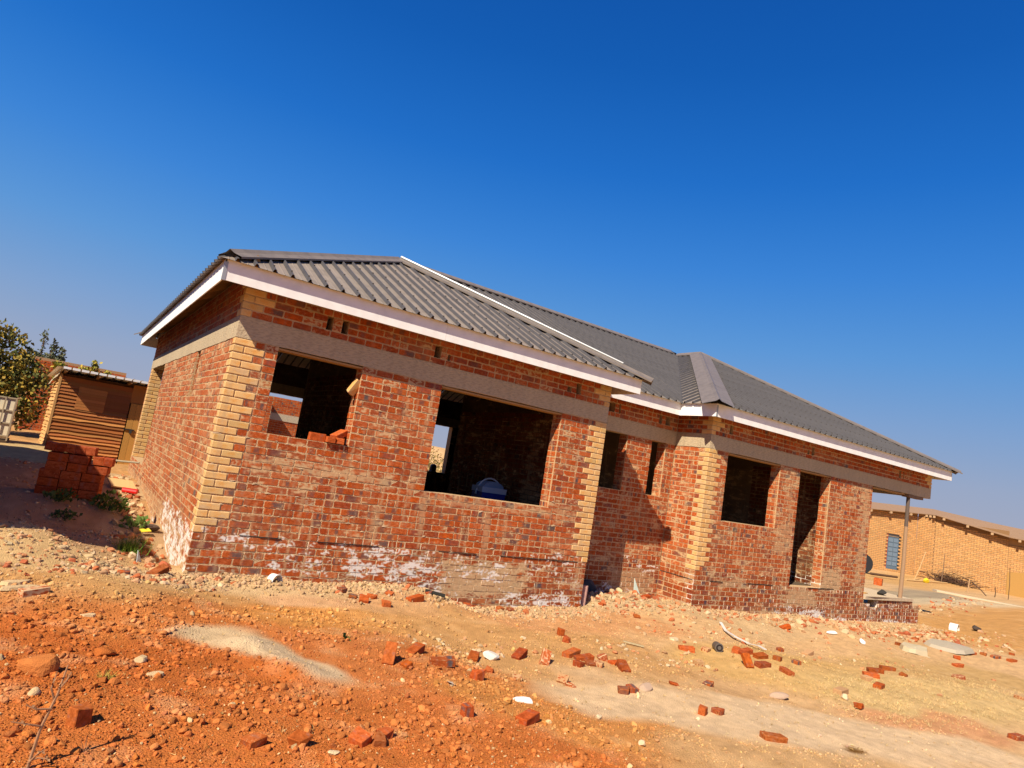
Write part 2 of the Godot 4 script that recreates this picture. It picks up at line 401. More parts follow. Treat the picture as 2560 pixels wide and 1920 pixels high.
var loose := [
	["full", -1.31, 1.75, 25, 4, 0, "pale", "weathered purplish brick on the left crest of orange soil"],
	["half", -1.01, 3.98, 35, 0, 90, "red", "brown red half brick standing on end in the gravel beside the tall dry stalk"],
	["full", -0.28, 0.19, 30, 28, 12, "red", "large orange red brick propped on rubble at the foot of the house's front left corner"],
	["half", -0.31, -0.20, 50, 10, 0, "pale", "pale pink half brick leaning behind the propped brick by the front left corner"],
	["half", -0.62, 0.60, 10, 5, 0, "purple", "dark purple half brick in the rubble left of the front left corner"],
	["tile", -0.27, -1.12, 60, 35, 10, "red", "flat reddish tile piece leaning beside the grey glass shard at the left corner"],
	["half", 1.63, 0.50, 20, 0, 0, "purple", "small ribbed purple brick end beside pale gravel under the first window"],
	["half", 1.67, 0.74, 60, 20, 0, "red", "reddish brown half brick tipped on its corner, leftmost by the wing wall"],
	["half", 1.73, 0.91, 70, 25, 5, "orange", "light orange brick chunk leaning right, second along the row by the wing wall"],
	["half", 1.90, 0.75, 5, 0, 0, "red", "dull red half brick half buried in the row by the wing wall"],
	["half", 2.17, 0.63, 40, 15, 0, "red", "broken brick with shaded right side, touching the wing wall's foot"],
	["half", 1.95, 1.02, 85, 0, 0, "orange", "square orange brick end set forward of the row by the wing wall"],
	["full", 2.43, 0.78, 15, 10, 0, "orange", "bright orange brick with black broken end, below the space between the two large windows"],
	["half", 2.80, 0.44, -25, 12, 0, "orange", "pale orange brick piece leaning on the wall behind a black scrap"],
	["full", 3.57, 0.16, 75, 0, 0, "orange", "whole clean orange brick lying close to the wing wall under the large window"],
	["half", 4.08, 0.20, 15, 0, 0, "red", "small red brick half buried at the wing wall foot, right of the clean orange brick"],
	["half", 4.23, 0.25, -10, 0, 0, "purple", "small purplish brick half buried at the wing wall foot, next to the red one"],
	["full", 1.57, 2.58, 35, 12, 0, "red", "brown brick with a jagged dark end at the top of the middle rubble"],
	["full", 1.17, 2.90, 60, 40, 0, "red", "brown brick tipped steeply on small stones in the middle of the yard"],
	["half", 1.29, 3.02, 10, 15, 0, "red", "rough broken brick in front of the steeply tipped brown brick"],
	["full", 1.67, 2.91, -20, 8, 0, "purple", "dark red brown brick with hollow black end, alone on orange soil"],
	["full", 2.23, 2.53, 50, 10, 0, "red", "brown brick with dark broken face beside the white plaster lump"],
	["frag", 2.17, 2.93, 40, 20, 0, "red", "triangular red brick piece in front of the white plaster lump"],
	["frag", 1.83, 3.25, 10, 0, 0, "orange", "flat orange brick chip below the triangular red piece"],
	["half", 1.27, 4.02, 5, 0, 90, "orange", "orange half brick standing on its broken end, alone in the front yard"],
	["frag", 0.03, 4.30, 20, 10, 0, "red", "large broken red brick lump with smooth rounded top at the front"],
	["half", 0.37, 4.33, 30, 15, 0, "orange", "orange brick corner resting on a stone, right of the large broken lump"],
	["frag", 0.47, 4.37, 70, 5, 0, "red", "small dark red brick chip right of the orange corner piece"],
	["frag", 0.54, 4.30, 20, 5, 0, "orange", "rounded orange brick fragment behind the small dark red chip"],
	["frag", -0.20, 4.25, 15, 10, 0, "red", "dark red brick fragment on orange gravel left of the large smooth lump"],
	["full", 1.68, 4.16, 25, 6, 0, "orange", "large orange brick with burnt ragged end near the white paper scrap"],
	["full", 2.79, 2.49, 30, 18, 0, "orange", "orange brick with grey patch and broken black end, right of the white plaster lump"],
	["full", 2.97, 2.68, 60, 35, 20, "pale", "mottled brick leaning on edge, black shadow on its right"],
	["full", 3.49, 2.46, 15, 8, 0, "orange", "light orange brick with flat face up at the left of the dense brick cluster"],
	["half", 3.96, 1.68, 80, 0, 90, "red", "red half brick standing upright beside a pale stick"],
	["frag", 3.83, 1.98, 20, 0, 0, "orange", "small pale orange chip below the upright red half brick"],
	["half", 3.32, 2.79, 15, 0, 0, "red", "dark red brick end at the front left of the dense brick cluster"],
	["full", 3.55, 2.60, -15, 10, 0, "red", "red brick with grey spot lying across the dense brick cluster"],
	["half", 3.48, 2.77, 75, 20, 0, "red", "deep red brick end standing in the front of the dense brick cluster"],
	["half", 3.58, 2.80, 30, 0, 0, "tan", "tan block half with mortar in the middle of the dense brick cluster"],
	["half", 3.82, 2.60, -30, 25, 0, "pale", "pinkish white brick half with grey patch at the back of the dense cluster"],
	["half", 3.86, 2.73, 10, 10, 0, "orange", "light orange brick face down between pale block and big end brick"],
	["full", 3.83, 2.90, 65, 15, 0, "red", "large dark red brick at the right end of the dense brick cluster"],
	["half", 2.79, 3.19, 40, 30, 0, "tan", "tan brick end tipped on its corner with a rough grey piece behind"],
	["frag", 2.81, 3.29, 20, 15, 0, "pale", "rough crumbling brick piece touching the tan tipped end"],
	["half", 2.31, 3.14, 60, 10, 0, "tan", "sand coloured brick end at the edge of the orange gravel"],
	["half", 3.23, 3.52, 50, 5, 0, "red", "brown cube of brick at the upper edge of the bare pale ground"],
	["half", 3.36, 3.51, -10, 0, 0, "purple", "small dark brick end touching the brown cube of brick"],
	["rough", 3.59, 3.46, 20, 5, 0, "pale", "rough grey lump of concrete and brick at the edge of the bare ground"],
	["frag", 4.14, 3.31, 50, 15, 0, "red", "bright red sharp brick chip above the bare pale ground"],
	["half", 4.78, 3.23, 10, 10, 0, "purple", "dull purplish brick half with dark underside above the bare ground"],
	["full", 5.80, 2.04, -35, 5, 0, "orange", "whole orange red brick lying diagonally, left of the rusty tin"],
	["half", 6.11, 2.10, 10, 0, 0, "tan", "tan brown brick half standing beside the rusty tin"],
	["full", 6.50, 2.27, 30, 5, 0, "orange", "orange brick at the left of the pile below the white plastic strip"],
	["full", 6.56, 2.36, -10, 10, 0, "orange", "second orange brick of the pile, under the end of the white plastic strip"],
	["full", 6.16, 2.70, 65, 38, 0, "red", "brick tipped on end at the front of the pile below the white strip"],
	["full", 6.36, 2.78, -5, 0, 0, "orange", "long orange brick lying lowest in the pile below the white strip"],
	["full", 6.64, 2.55, -8, 4, 6, "red", "red brick lying behind the long orange brick in the pile"],
	["half", 6.83, 2.66, 20, 0, 0, "red", "red brick half with dark sides right of the pile below the white strip"],
	["full", 6.49, 3.03, 70, 5, 0, "orange", "orange brick pointing at the viewer at the pile's right end"],
	["half", 7.08, 2.79, -10, 0, 0, "purple", "brown brick half with grey face, rightmost beyond the pile"],
	["half", 5.49, 2.51, -15, 0, 0, "tan", "dusty tan brick half partly sunk, in front of the tin"],
	["half", 3.69, 4.05, 40, 20, 90, "orange", "orange brick balanced on its edge on the bare pale ground"],
	["half", 3.88, 4.06, 10, 8, 0, "red", "chipped brown brick half touching the balanced brick on the bare ground"],
	["full", 3.83, 4.65, -25, 0, 0, "red", "whole dark orange brick with grey stain on the bare ground at the front"],
	["rough", 5.57, 3.55, -35, 8, 0, "pale", "long rough pinkish stone on the bare pale ground"],
	["half", 7.99, 1.95, -10, 0, 0, "purple", "brick half with black face on top of the yellowish heap"],
	["full", 8.62, 2.00, 10, 10, 0, "tan", "dusty brick with pale mortar on the yellowish heap's crest"],
	["full", 9.79, 0.84, -20, 20, 0, "orange", "orange brick leaning in the rubble below the doorway"],
	["full", 7.48, -0.38, -5, 12, 0, "orange", "bright orange brick flat on the rubble mound beside the pale glass shard"],
	["half", 6.18, -0.04, 20, 10, 0, "orange", "orange brick end in the rubble right of the wing's corner"],
	["half", 6.39, 0.53, 60, 25, 0, "red", "brown and orange brick end at the front of the recess rubble mound"],
	["half", 6.33, 0.32, -30, 10, 0, "pale", "pale brick face on the recess rubble mound"],
	["full", 8.79, 2.93, -40, 6, 0, "red", "upper red brick of the tight group of four on the grass heap"],
	["full", 9.22, 2.89, -35, 0, 0, "red", "red brick lying alone right of the tight group of four"],
	["full", 8.38, 3.08, -40, 3, 0, "orange", "middle red brick of the tight group of four"],
	["half", 7.94, 3.25, -20, 0, 0, "tan", "dull tan brick at the left of the tight group of four"],
	["full", 7.74, 3.51, 15, 0, 0, "red", "lowest brick of the tight group, with grey burnt face"],
	["half", 9.09, 3.17, 10, 10, 0, "red", "small dark red brick half by itself right of the tight group"],
	["full", 10.70, 3.23, -20, 6, 0, "pale", "pale topped brick with black shadow below, far right on the grass slope"],
	["full", 12.21, 2.61, -15, 3, 0, "orange", "orange brick half sunk in the grass slope above the pale topped one"],
	["half", 12.95, 2.29, 30, 15, 0, "orange", "orange brick tip sticking out of the slope at the rubble slab's foot"],
	["half", 12.29, 1.56, 80, 0, 0, "red", "red brick end left of the round concrete slab"],
	["full", 13.57, 1.28, 5, 0, 0, "red", "red brick behind the round concrete slab"],
	["full", 14.01, 2.12, -5, 0, 0, "orange", "orange brick right of the grey rubble, first of the far row"],
	["half", 14.32, 2.20, 10, 5, 0, "red", "short red brick with dark left side, second of the far row"],
	["full", 14.48, 2.35, -5, 0, 0, "purple", "brick with grey burnt front, third of the far row"],
	["full", 14.65, 2.56, -10, 0, 0, "red", "bright red brick nearest the right edge in the far row"],
	["half", 15.65, 2.22, 0, 0, 0, "orange", "dull orange brick behind the far row at the right edge"],
	["frag", 6.37, 3.99, 20, 0, 0, "orange", "orange chip at the upper edge of the dry grass patch"],
	["full", 6.68, 3.61, 10, 0, 0, "tan", "tan brick half buried in dry grass with grey side"],
	["half", 10.40, 4.11, -20, 0, 0, "tan", "pale orange brick half among dry grass at the right edge"],
	["full", 7.58, 5.04, -8, 0, 0, "purple", "dark wine red brick at the lower right edge"],
]

# ---------------------------------------------------------------- brickwork
var whole := []          # whole bricks of the front wing wall, to be singled out
var yellow := []         # facing bricks, each one a part

func frame(o: Vector3, u: Vector3, n: Vector3) -> Transform3D:
	return Transform3D(Basis(u, Vector3.UP, n), o)

func pick_cell(x: float, y: float, side: float) -> int:
	var p := 0.05 + 0.22 * clampf(noise.get_noise_2d(x * 55 + side * 400, y * 150), 0, 0.8)
	var r := rng.randf()
	if r < p: return 144 + rng.randi() % 48
	if r < p + 0.2: return 96 + rng.randi() % 48
	return rng.randi() % 96

func tone(y: float) -> Color:
	var k := rng.randf_range(0.86, 1.12)
	var c := Color(k, k * rng.randf_range(0.94, 1.06), k * rng.randf_range(0.95, 1.08))
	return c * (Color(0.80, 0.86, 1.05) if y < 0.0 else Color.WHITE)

# rows of bricks on a wall plane; gaps are [u0, u1, v0, v1]
func lay(mb: MB, f: Transform3D, u0: float, u1: float, v0: float, v1: float, gaps: Array, side := 0.0, keep := false, shift := 0.0, dim := 1.0) -> void:
	var r0 := int(floor(v0 / COURSE))
	var r1 := int(ceil(v1 / COURSE))
	for r in range(r0, r1):
		var b0 := maxf(r * COURSE + 0.0063, v0)
		var b1 := minf((r + 1) * COURSE - 0.0063, v1)
		if b1 - b0 < 0.02: continue
		var mid := (b0 + b1) / 2
		var cuts := []
		for g in gaps:
			if mid > g[2] and mid < g[3]: cuts.append(g)
		cuts.sort_custom(func(a, b): return a[0] < b[0])
		var spans := []
		var at := u0
		for g in cuts:
			if g[0] > at: spans.append([at, g[0]])
			at = maxf(at, g[1])
		if at < u1: spans.append([at, u1])
		var half := STEP / 2 if r % 2 != 0 else 0.0
		var slip := rng.randf_range(-0.012, 0.012) + shift
		for s in spans:
			var k := int(floor((s[0] - half - slip) / STEP))
			var a: float = s[0]
			while a < s[1] - 0.02:
				var b: float = minf((k + 1) * STEP + half + slip, s[1])
				if s[1] - b < 0.035: b = s[1]
				if b - a < 0.035:
					k += 1
					if b >= s[1]: break
					b = minf((k + 1) * STEP + half + slip, s[1])
				var pieces := [[a, b]]
				if b - a > 0.2 and rng.randf() < 0.10: pieces = [[a, (a + b) / 2], [(a + b) / 2, b]]
				for pc in pieces:
					var e0: float = 0.0056 if pc[0] > s[0] + 0.001 else 0.0
					var e1: float = 0.0056 if pc[1] < s[1] - 0.001 else 0.0
					var cell := pick_cell(pc[0] + f.origin.x if side < 0.89 or side > 0.95 else -pc[0], mid, side)
					var col := tone(mid) * dim
					var out := 0.0 + rng.randf_range(-0.0025, 0.0032)
					var wave := noise.get_noise_2d((pc[0] + f.origin.x * 3.0) * 45.0, r * 37.0) * 0.006
					if keep and absf(pc[1] - pc[0] - STEP) < 0.002 and mid > -0.4:
						whole.append([f * Vector3((pc[0] + pc[1]) / 2, mid + wave, out), cell, col, f.basis])
					else:
						wall_brick(mb, f, pc[0] + e0, pc[1] - e1, b0 + wave + rng.randf_range(-0.0015, 0.0015), b1 + wave + rng.randf_range(-0.0015, 0.0015), out, -0.02, cell, col)
				a = b
				k += 1

# the mortar body of a wall, with its openings cut right through
func core(mb: MB, f: Transform3D, u0: float, u1: float, v0: float, v1: float, thick: float, gaps: Array, col: Color, face := -0.0035) -> void:
	var us := [u0, u1]
	var vs := [v0, v1]
	for g in gaps:
		for x in [g[0], g[1]]:
			if x > u0 and x < u1 and not us.has(x): us.append(x)
		for y in [g[2], g[3]]:
			if y > v0 and y < v1 and not vs.has(y): vs.append(y)
	var x := u0 + 0.6
	while x < u1:
		us.append(x); x += 0.6
	us.sort(); vs.sort()
	var open := func(i: int, j: int) -> bool:
		if i < 0 or j < 0 or i >= us.size() - 1 or j >= vs.size() - 1: return true
		var p: float = (us[i] + us[i + 1]) / 2
		var q: float = (vs[j] + vs[j + 1]) / 2
		for g in gaps:
			if p > g[0] and p < g[1] and q > g[2] and q < g[3]: return true
		return false
	for i in us.size() - 1:
		for j in vs.size() - 1:
			if open.call(i, j): continue
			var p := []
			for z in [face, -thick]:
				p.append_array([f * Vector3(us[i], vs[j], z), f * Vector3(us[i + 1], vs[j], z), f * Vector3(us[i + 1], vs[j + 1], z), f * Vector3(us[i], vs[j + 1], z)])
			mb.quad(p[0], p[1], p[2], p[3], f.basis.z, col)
			mb.quad(p[4], p[5], p[6], p[7], -f.basis.z, INSIDE_SHADE)
			if open.call(i - 1, j): mb.quad(p[0], p[4], p[7], p[3], -f.basis.x, col)
			if open.call(i + 1, j): mb.quad(p[1], p[5], p[6], p[2], f.basis.x, col)
			if open.call(i, j - 1): mb.quad(p[0], p[1], p[5], p[4], -f.basis.y, col)
			if open.call(i, j + 1): mb.quad(p[3], p[2], p[6], p[7], f.basis.y, col)

func facing(lo: Vector3, hi: Vector3) -> void:
	yellow.append([(lo + hi) / 2, hi - lo])

# toothed corner of yellow facing bricks; su / sv: signs of the way into the two walls from the corner
func quoin(at: Vector3, r0: int, r1: int, base: float, u: Vector3, w: Vector3, first_long: bool, both: bool) -> void:
	for r in range(r0, r1):
		var long := (r % 2 == 1) == first_long
		var y0 := base + (r - r0) * COURSE + 0.007
		var y1 := y0 + COURSE - 0.014
		var len_u := 0.222 if long else 0.106
		var len_w := 0.106 if long else 0.222
		var p := at - (u + w) * 0.007
		var q := at + u * len_u + w * len_w
		_face_box(p, q, y0, y1)
		if not long and r > r0:
			_face_box(at + u * 0.117 - w * 0.007, at + u * 0.338 + w * 0.1, y0, y1)
		if long and both:
			_face_box(at + w * 0.117 - u * 0.007, at + w * 0.338 + u * 0.1, y0, y1)

func _face_box(p: Vector3, q: Vector3, y0: float, y1: float) -> void:
	facing(Vector3(minf(p.x, q.x), y0, minf(p.z, q.z)), Vector3(maxf(p.x, q.x), y1, maxf(p.z, q.z)))

func quoin_gaps(u_at: float, sign_: float, r0: int, r1: int, base: float, first_long: bool, extra: bool) -> Array:
	var out := []
	for r in range(r0, r1):
		var long := (r % 2 == 1) == first_long
		var l := 0.232 if long else (0.348 if r > r0 and extra else 0.116)
		out.append([minf(u_at, u_at + sign_ * l), maxf(u_at, u_at + sign_ * l), base + (r - r0) * COURSE - 0.001, base + (r - r0 + 1) * COURSE - 0.001])
	return out

# ---------------------------------------------------------------- roof
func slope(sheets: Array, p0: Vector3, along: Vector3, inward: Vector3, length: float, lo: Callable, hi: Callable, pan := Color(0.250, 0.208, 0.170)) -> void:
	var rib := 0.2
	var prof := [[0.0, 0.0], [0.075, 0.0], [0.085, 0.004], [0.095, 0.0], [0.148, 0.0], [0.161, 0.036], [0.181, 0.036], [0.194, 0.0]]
	var pts := []
	var k := 0
	while k * rib < length:
		for q in prof:
			var s: float = k * rib + q[0]
			if s < length: pts.append([s, q[1], k])
		k += 1
	pts.append([length, 0.0, k - 1])
	var up := (inward + Vector3.UP * PITCH)
	var nrm := (Vector3.UP - inward * PITCH).normalized()
	var mb := MB.new()
	var count := 0
	for i in pts.size() - 1:
		var a: Array = pts[i]
		var b: Array = pts[i + 1]
		if a[2] != 0 and a[2] % 4 == 0 and i > 0 and pts[i - 1][2] != a[2]:
			if mb.v.size(): sheets.append(mb.done())
			mb = MB.new()
			count += 1
		var al: float = lo.call(a[0]); var ah: float = hi.call(a[0]); var bl: float = lo.call(b[0]); var bh: float = hi.call(b[0])
		if ah - al < 0.01 and bh - bl < 0.01: continue
		ah = maxf(ah, al); bh = maxf(bh, bl)
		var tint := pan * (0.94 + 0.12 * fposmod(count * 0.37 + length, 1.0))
		if a[1] > 0.01 or b[1] > 0.01: tint = Color(0.080, 0.078, 0.082)  # ribs darker than the dusty pans: rib-side shade painted into the tint
		var lift := nrm * (0.002 * (count % 2))
		var pa = p0 + along * a[0] + nrm * a[1] + lift
		var pb = p0 + along * b[0] + nrm * b[1] + lift
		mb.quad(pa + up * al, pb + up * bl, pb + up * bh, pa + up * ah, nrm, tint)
	if mb.v.size(): sheets.append(mb.done())

func cap(a: Vector3, b: Vector3, n1: Vector3, n2: Vector3, wing: float, tint: Color) -> ArrayMesh:
	var mb := MB.new()
	var t := (b - a).normalized()
	var s1 := t.cross(n1).normalized()
	if s1.y > 0: s1 = -s1
	var s2 := t.cross(n2).normalized()
	if s2.y > 0: s2 = -s2
	var mid := (n1 + n2).normalized()
	var prof := [s1 * wing + n1 * 0.030, s1 * (wing - 0.004) + n1 * 0.052, s1 * 0.035 + n1 * 0.056, s1 * 0.018 + mid * 0.074, mid * 0.082, s2 * 0.018 + mid * 0.074, s2 * 0.035 + n2 * 0.056, s2 * (wing - 0.004) + n2 * 0.052, s2 * wing + n2 * 0.030]
	var len_ := a.distance_to(b)
	var n := maxi(1, int(len_ / 1.7))
	for j in n:
		var o0 := a + t * len_ * j / n
		var o1 := a + t * (len_ * (j + 1) / n + (0.06 if j < n - 1 else 0.0))
		var up := mid * (0.004 * (n - j))
		for i in prof.size() - 1:
			mb.quad(o0 + prof[i] + up, o0 + prof[i + 1] + up, o1 + prof[i + 1] + up * 0.6, o1 + prof[i] + up * 0.6, (prof[i] + prof[i + 1]) / 2 + mid * 0.02, tint)
	return mb.done()

func build_roof(house: Node3D) -> void:
	var roof := Node3D.new()
	roof.name = "roof"
	house.add_child(roof, true)
	var y := EAVE_Y
	var sheets := []
	var zA := EAVE              # front eave of the left wing
	var xL := -EAVE
	var xA := 5.70 + EAVE
	var zM := -0.92 + EAVE      # eave of the recessed wall
	var xB := 8.34 - EAVE
	var zB := -0.09 + EAVE
	var xR := 16.83 + EAVE
	var zK := -9.7 - EAVE
	var hA := (xA - xL) / 2
	var hM := (zM - zK) / 2
	var hB := (xR - xB) / 2
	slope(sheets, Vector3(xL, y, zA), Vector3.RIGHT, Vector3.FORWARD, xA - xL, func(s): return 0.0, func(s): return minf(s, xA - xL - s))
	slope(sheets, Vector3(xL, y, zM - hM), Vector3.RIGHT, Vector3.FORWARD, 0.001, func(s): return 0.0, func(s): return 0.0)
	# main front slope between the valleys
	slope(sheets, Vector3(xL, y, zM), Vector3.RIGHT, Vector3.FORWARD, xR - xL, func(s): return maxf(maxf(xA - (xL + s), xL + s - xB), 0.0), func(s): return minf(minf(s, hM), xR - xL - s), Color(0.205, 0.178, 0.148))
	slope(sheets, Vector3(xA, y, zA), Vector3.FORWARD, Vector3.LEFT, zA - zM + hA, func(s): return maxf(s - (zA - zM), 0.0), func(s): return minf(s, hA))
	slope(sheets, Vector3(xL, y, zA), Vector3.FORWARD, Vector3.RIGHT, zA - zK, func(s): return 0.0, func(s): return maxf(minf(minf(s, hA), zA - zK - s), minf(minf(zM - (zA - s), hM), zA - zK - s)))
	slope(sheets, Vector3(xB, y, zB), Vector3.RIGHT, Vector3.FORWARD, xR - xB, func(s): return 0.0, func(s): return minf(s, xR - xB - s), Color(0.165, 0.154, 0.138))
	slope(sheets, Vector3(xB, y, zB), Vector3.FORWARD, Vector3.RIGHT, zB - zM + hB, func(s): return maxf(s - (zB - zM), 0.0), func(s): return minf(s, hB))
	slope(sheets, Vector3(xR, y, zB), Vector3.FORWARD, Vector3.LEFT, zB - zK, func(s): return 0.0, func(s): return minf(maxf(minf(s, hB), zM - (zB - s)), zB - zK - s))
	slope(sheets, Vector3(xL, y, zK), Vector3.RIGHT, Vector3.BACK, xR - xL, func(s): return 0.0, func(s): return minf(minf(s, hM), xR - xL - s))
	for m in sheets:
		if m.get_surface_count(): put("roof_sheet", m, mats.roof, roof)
	var nF := Vector3(0, 1, PITCH).normalized()
	var nL := Vector3(-PITCH, 1, 0).normalized()
	var nR := Vector3(PITCH, 1, 0).normalized()
	var nK := Vector3(0, 1, -PITCH).normalized()
	var pt := func(x: float, d: float, z: float) -> Vector3: return Vector3(x, y + PITCH * d, z)
	var apA: Vector3 = pt.call(xL + hA, hA, zA - hA)
	var bkA: Vector3 = pt.call(xL + hA, hA, zM - hA)
	var m0: Vector3 = pt.call(xL + hM, hM, zM - hM)
	var m1: Vector3 = pt.call(xR - hM, hM, zM - hM)
	var apB: Vector3 = pt.call(xB + hB, hB, zB - hB)
	var bkB: Vector3 = pt.call(xB + hB, hB, zM - hB)
	var white := Color(1, 1, 1)
	var c1 := [[pt.call(xL + 0.10, 0.10, zA - 0.10), apA, nF, nL], [apA, bkA, nL, nR], [bkA, m0, nF, nL], [m0, m1, nF, nK], [pt.call(xB - 0.05, -0.05, zB + 0.05), apB, nF, nL], [apB, bkB, nL, nR], [pt.call(xR + 0.05, -0.05, zB + 0.05), apB, nF, nR], [m1, pt.call(xR, 0, zK), nR, nK], [m0, pt.call(xL, 0, zK), nL, nK]]
	for q in c1:
		put("ridge_cap", cap(q[0], q[1], q[2], q[3], 0.28 if q[0].x < 9 and q[0].x > 7 and q[0].z > 0 else (0.14 if q[0].x < 0 and q[0].z > 0 else 0.17), white), mats.roofcap, roof)
	put("ridge_cap", cap(pt.call(xA + 0.05, -0.05, zA + 0.05), apA, nF, nR, 0.15, white), mats.roofcap, roof)
	var strip := MB.new()
	var s_a: Vector3 = pt.call(xA, 0, zA) + Vector3(0.03, 0.085, 0.03)
	var s_b: Vector3 = apA + Vector3(0.03, 0.085, 0.03)
	strip.tube([s_a.lerp(s_b, 0.10), s_a.lerp(s_b, 0.4), s_a.lerp(s_b, 0.41), s_b], [0.020, 0.023, 0.025, 0.026], white, 10)
	put("hip_strip", strip.done(), mats.galv, roof)
	# valley gutters
	for q in [[pt.call(xA, 0, zM), bkA, nR, nF], [pt.call(xB, 0, zM), bkB, nL, nF]]:
		var mb := MB.new()
		var t: Vector3 = (q[1] - q[0]).normalized()
		var s1: Vector3 = t.cross(q[2]).normalized()
		if s1.y < 0: s1 = -s1
		var s2: Vector3 = t.cross(q[3]).normalized()
		if s2.y < 0: s2 = -s2
		mb.quad(q[0] + Vector3.DOWN * 0.01, q[1] + Vector3.DOWN * 0.01, q[1] + s1 * 0.15 + Vector3.DOWN * 0.01, q[0] + s1 * 0.15 + Vector3.DOWN * 0.01, Vector3.UP, white)
		mb.quad(q[0] + Vector3.DOWN * 0.01, q[1] + Vector3.DOWN * 0.01, q[1] + s2 * 0.15 + Vector3.DOWN * 0.01, q[0] + s2 * 0.15 + Vector3.DOWN * 0.01, Vector3.UP, white)
		put("valley_gutter", mb.done(), mats.galv, roof)
	# screws on the sheets of the front slopes
	var sc := MB.new()
	for spec in [[xL, xA, zA], [xB, xR, zB]]:
		var s := 0.171
		while s < spec[1] - spec[0]:
			var top: float = minf(s, spec[1] - spec[0] - s)
			for d in [0.12, 0.75, 1.4, 2.1, 2.8, 3.6, 4.3]:
				if d < top - 0.2:
					var p: Vector3 = pt.call(spec[0] + s, d, spec[2] - d) + nF * 0.040
					sc.box(p - Vector3.ONE * 0.009, p + Vector3.ONE * 0.009, Color(0.07, 0.06, 0.055))
			s += 0.2
	tag(put("roof_screws", sc.done(), mats.plain, roof), "", "", "", "stuff")
	# fascia boards
	var o := EAVE - 0.065
	var f0 := 2.745
	var f1 := 2.978
	var boards := [[Vector3(-o, 0, o), Vector3(2.45, 0, o)], [Vector3(2.453, 0, o), Vector3(5.7 + o, 0, o)], [Vector3(-o, 0, o), Vector3(-o, 0, -5)], [Vector3(-o, 0, -5.003), Vector3(-o, 0, -9.7 - o)], [Vector3(5.7 + o, 0, o), Vector3(5.7 + o, 0, -0.92 + o)], [Vector3(5.7 + o, 0, -0.92 + o), Vector3(8.34 - o, 0, -0.92 + o)], [Vector3(8.34 - o, 0, -0.92 + o), Vector3(8.34 - o, 0, -0.09 + o)], [Vector3(8.34 - o, 0, -0.09 + o), Vector3(12.1, 0, -0.09 + o)], [Vector3(12.103, 0, -0.09 + o), Vector3(16.83 + o, 0, -0.09 + o)], [Vector3(16.83 + o, 0, -0.09 + o), Vector3(16.83 + o, 0, -9.7 - o)], [Vector3(-o, 0, -9.7 - o), Vector3(16.83 + o, 0, -9.7 - o)]]
	for b in boards:
		var mb := MB.new()
		var d: Vector3 = (b[1] - b[0]).normalized()
		var side := d.cross(Vector3.UP)
		var inn: Vector3 = side if side.dot(Vector3(8, 0, -5) - b[0]) > 0 else -side
		var p := [b[0], b[1], b[1] + inn * 0.014, b[0] + inn * 0.014]
		var lo := Vector3.UP * f0
		var hi := Vector3.UP * f1
		var wc := Color(1, 1, 1) * rng.randf_range(0.97, 1.03)
		mb.quad(p[0] + lo, p[1] + lo, p[1] + hi, p[0] + hi, -inn, wc)
		mb.quad(p[3] + lo, p[2] + lo, p[2] + hi, p[3] + hi, inn, wc)
		mb.quad(p[0] + lo, p[1] + lo, p[2] + lo, p[3] + lo, Vector3.DOWN, wc)
		mb.quad(p[0] + lo, p[3] + lo, p[3] + hi, p[0] + hi, -d, wc)
		mb.quad(p[1] + lo, p[2] + lo, p[2] + hi, p[1] + hi, d, wc)
		put("fascia_board", mb.done(), mats.fascia, roof)
	for q in [Vector3(-o, 0, o), Vector3(8.34 - o, 0, -0.09 + o)]:
		var mb := MB.new()
		mb.box(q + Vector3(-0.006, f0 - 0.004, -0.03), q + Vector3(0.03, f1 - 0.03, 0.006), Color(1, 1, 1))
		put("corner_trim", mb.done(), mats.galv, roof)
	# rafters reaching out to the fascia, and battens under the sheets
	var yr := func(d: float) -> float: return y + PITCH * (d) - 0.075
	var z := -0.95
	while z > -8.6:
		var mb := MB.new()
		mb.bar(Vector3(-o + 0.02, yr.call(0.1), z), Vector3(0.9, yr.call(1.3), z), 0.04, 0.12, vary(Color(0.48, 0.27, 0.11), 0.2))
		put("rafter", mb.done(), mats.wood, roof)
		z -= 0.85
	for k in 2:
		var mb := MB.new()
		var zz := 0.12 - k * 0.5
		mb.bar(Vector3(-o + 0.02, yr.call(0.1), zz), Vector3(0.05 + k * 0.4, yr.call(0.45 + k * 0.4), zz), 0.04, 0.12, vary(Color(0.48, 0.27, 0.11), 0.2))
		put("rafter", mb.done(), mats.wood, roof)
	for spec in [[1.3, 4.5, 0.0], [9.6, 15.6, -0.09], [6.3, 8.2, -0.92]]:
		var x: float = spec[0]
		while x < spec[1]:
			var mb := MB.new()
			mb.bar(Vector3(x, yr.call(0.1), spec[2] + o - 0.02), Vector3(x, yr.call(1.3), spec[2] - 0.9), 0.04, 0.12, vary(Color(0.48, 0.27, 0.11), 0.2))
			put("rafter", mb.done(), mats.wood, roof)
			x += 1.0

